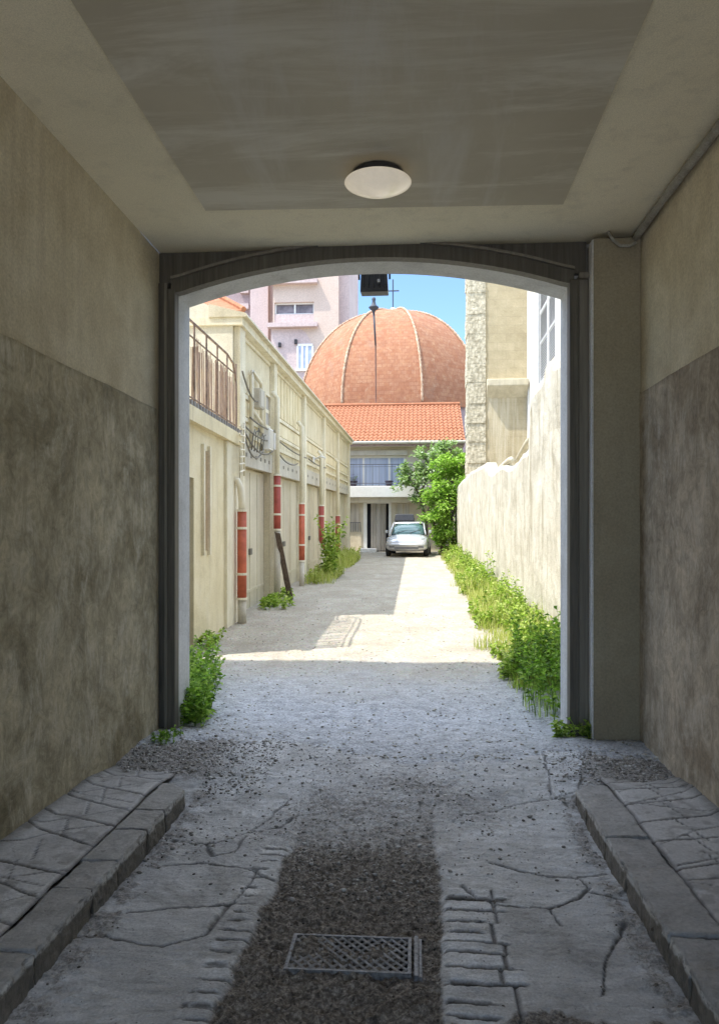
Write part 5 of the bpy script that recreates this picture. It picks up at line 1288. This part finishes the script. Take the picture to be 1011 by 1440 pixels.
# clumps along the garages
for (y0, y1, x0, x1, n, hh, lab, mm) in ((14.3, 16.6, -2.95, -2.4, 55, .22, 'weed clump under the leaning plank by the second drainpipe', 'lf_weed'), (19.6, 22.8, -2.9, -2.1, 60, .36, 'spreading yellowish weed clump below the climbing shrub', 'lf_dry'),
        (25, 30.5, -2.85, -2.15, 110, .5, 'far weed clump at the foot of the last garage piers', 'lf_dry'), (9.9, 10.9, -2.95, -2.7, 12, .16, 'sparse low weeds at the foot of the terrace house', 'lf_weed')):
    sp = []; gr_ = []
    for i in range(n):
        y = rng.uniform(y0, y1); x = x0 + (x1 - x0) * rng.random() ** 1.7; sp.append((gpt(x, y), hh * rng.uniform(.5, 1.2), 12, .10, .03, (.2, -.1)))
    for i in range(n * 8): y = rng.uniform(y0, y1); x = x0 + (x1 - x0) * rng.random() ** 1.2; gr_.append((gpt(x, y), hh * rng.uniform(.3, 1.0), .008))
    plant('weed_clump', sp, lab, 'weeds', MT[mm], (x0 + .2, (y0 + y1) / 2, zg((y0 + y1) / 2)), 'weeds along the garages', 0, gr_ if y0 > 17 else None)
# climbing shrub between the third and fourth drainpipes
sp = []
ys0 = 21.6
for i in range(26):
    b0 = gpt(-2.6 + .3 * rng.random(), ys0 + rng.uniform(-.5, .7)); sp.append((b0, rng.uniform(.9, 1.95), 26, .16, .055, (.06, .1 * rng.uniform(-1, 1))))
plant('climbing_shrub', sp, 'bright yellow-green shrub climbing between two red drainpipes', 'shrub', MT['lf_weed'], (-2.5, ys0, zg(ys0)))
# shrub tree and pale oleander at the end, right
def crown_tree(name, label, base, limbs, blobs, n, L, W, m):
    tt = root(name, base, label, 'tree'); b = MB(); B = Vector(base)
    for pts, r in limbs: b.tube([B + Vector(p) for p in pts], [r * (1 - .75 * i / (len(pts) - 1)) for i in range(len(pts))], 7)
    b.build('trunk', MT['bark'], tt, smooth=True)
    lv = Leaves(); tot = sum(q[1] ** 2 for q in blobs)
    tw = MB()
    for c, r in blobs:
        c = B + Vector(c); k = int(n * r * r / tot); cl = max(6, int(r * r * 26))
        cent = []
        for i in range(cl):
            d = Vector((rng.gauss(0, 1), rng.gauss(0, 1), rng.gauss(0, 1))).normalized() * r * rng.uniform(.45, 1.05); cent.append((c + Vector((d.x, d.y, d.z * .85)), rng.uniform(.16, .34) * (.5 + .5 * r)))
            tw.tube([c, c + d * .6, c + d], [.02, .012, .005], 3, False)
        for i in range(k):
            q, s = cent[rng.randrange(cl)]
            p = q + Vector((rng.gauss(0, s * .55), rng.gauss(0, s * .55), rng.gauss(0, s * .45)))
            lv.leaf(p, (rdir(.15) + (p - c) * .6), L * rng.uniform(.6, 1.3), W * rng.uniform(.7, 1.2), .3)
    tw.build('twigs', MT['bark'], tt, fix=False)
    lv.build('crown', m, tt, fix=False); return tt
tb = gpt(1.15, 33.4)
crown_tree('shrub_tree', 'bushy bright-green tree beside the silver car, against the boundary wall', tuple(tb),
    [([(0, 0, -.1), (.05, 0, .8), (-.1, .1, 1.8), (.2, .2, 3.2)], .13), ([(.02, 0, .5), (.4, 0, 1.5), (.7, .1, 3)], .09), ([(.0, 0, .6), (-.4, -.1, 1.3), (-.5, 0, 2.3)], .08)],
    [((.15, 0, 2.0), .95), ((.55, .2, 3.1), .95), ((-.35, -.1, 1.35), .65), ((.35, -.2, 1.1), .7), ((-.3, 0, 2.75), .75), ((.9, .3, 3.9), .75), ((.2, .2, 3.8), .65), ((.0, -.2, .65), .45)], 9500, .15, .05, MT['lf_tree'])
tb = gpt(.2, 35.5)
crown_tree('oleander_tree', 'loose pale-leaved tree leaning over the car towards the balcony', tuple(tb),
    [([(.3, 0, -.1), (.3, 0, 1.5), (0, 0, 2.6), (-.5, 0, 3.5)], .10), ([(.3, 0, 1.5), (.7, 0, 2.8), (1.0, 0, 4.2)], .09), ([(0, 0, 2.6), (.4, 0, 3.6), (.5, 0, 4.4)], .06)],
    [((-.75, 0, 3.15), .5), ((-.3, .1, 3.7), .6), ((.35, 0, 4.15), .7), ((.95, .1, 4.45), .65), ((1.5, .1, 4.7), .6), ((.3, 0, 3.2), .6), ((-.05, 0, 2.5), .4), ((1.2, 0, 3.6), .7)], 4200, .19, .05, MT['lf_pale'])

# builder marks are not needed any more
for o in bpy.data.objects:
    if '_o' in o: del o['_o']
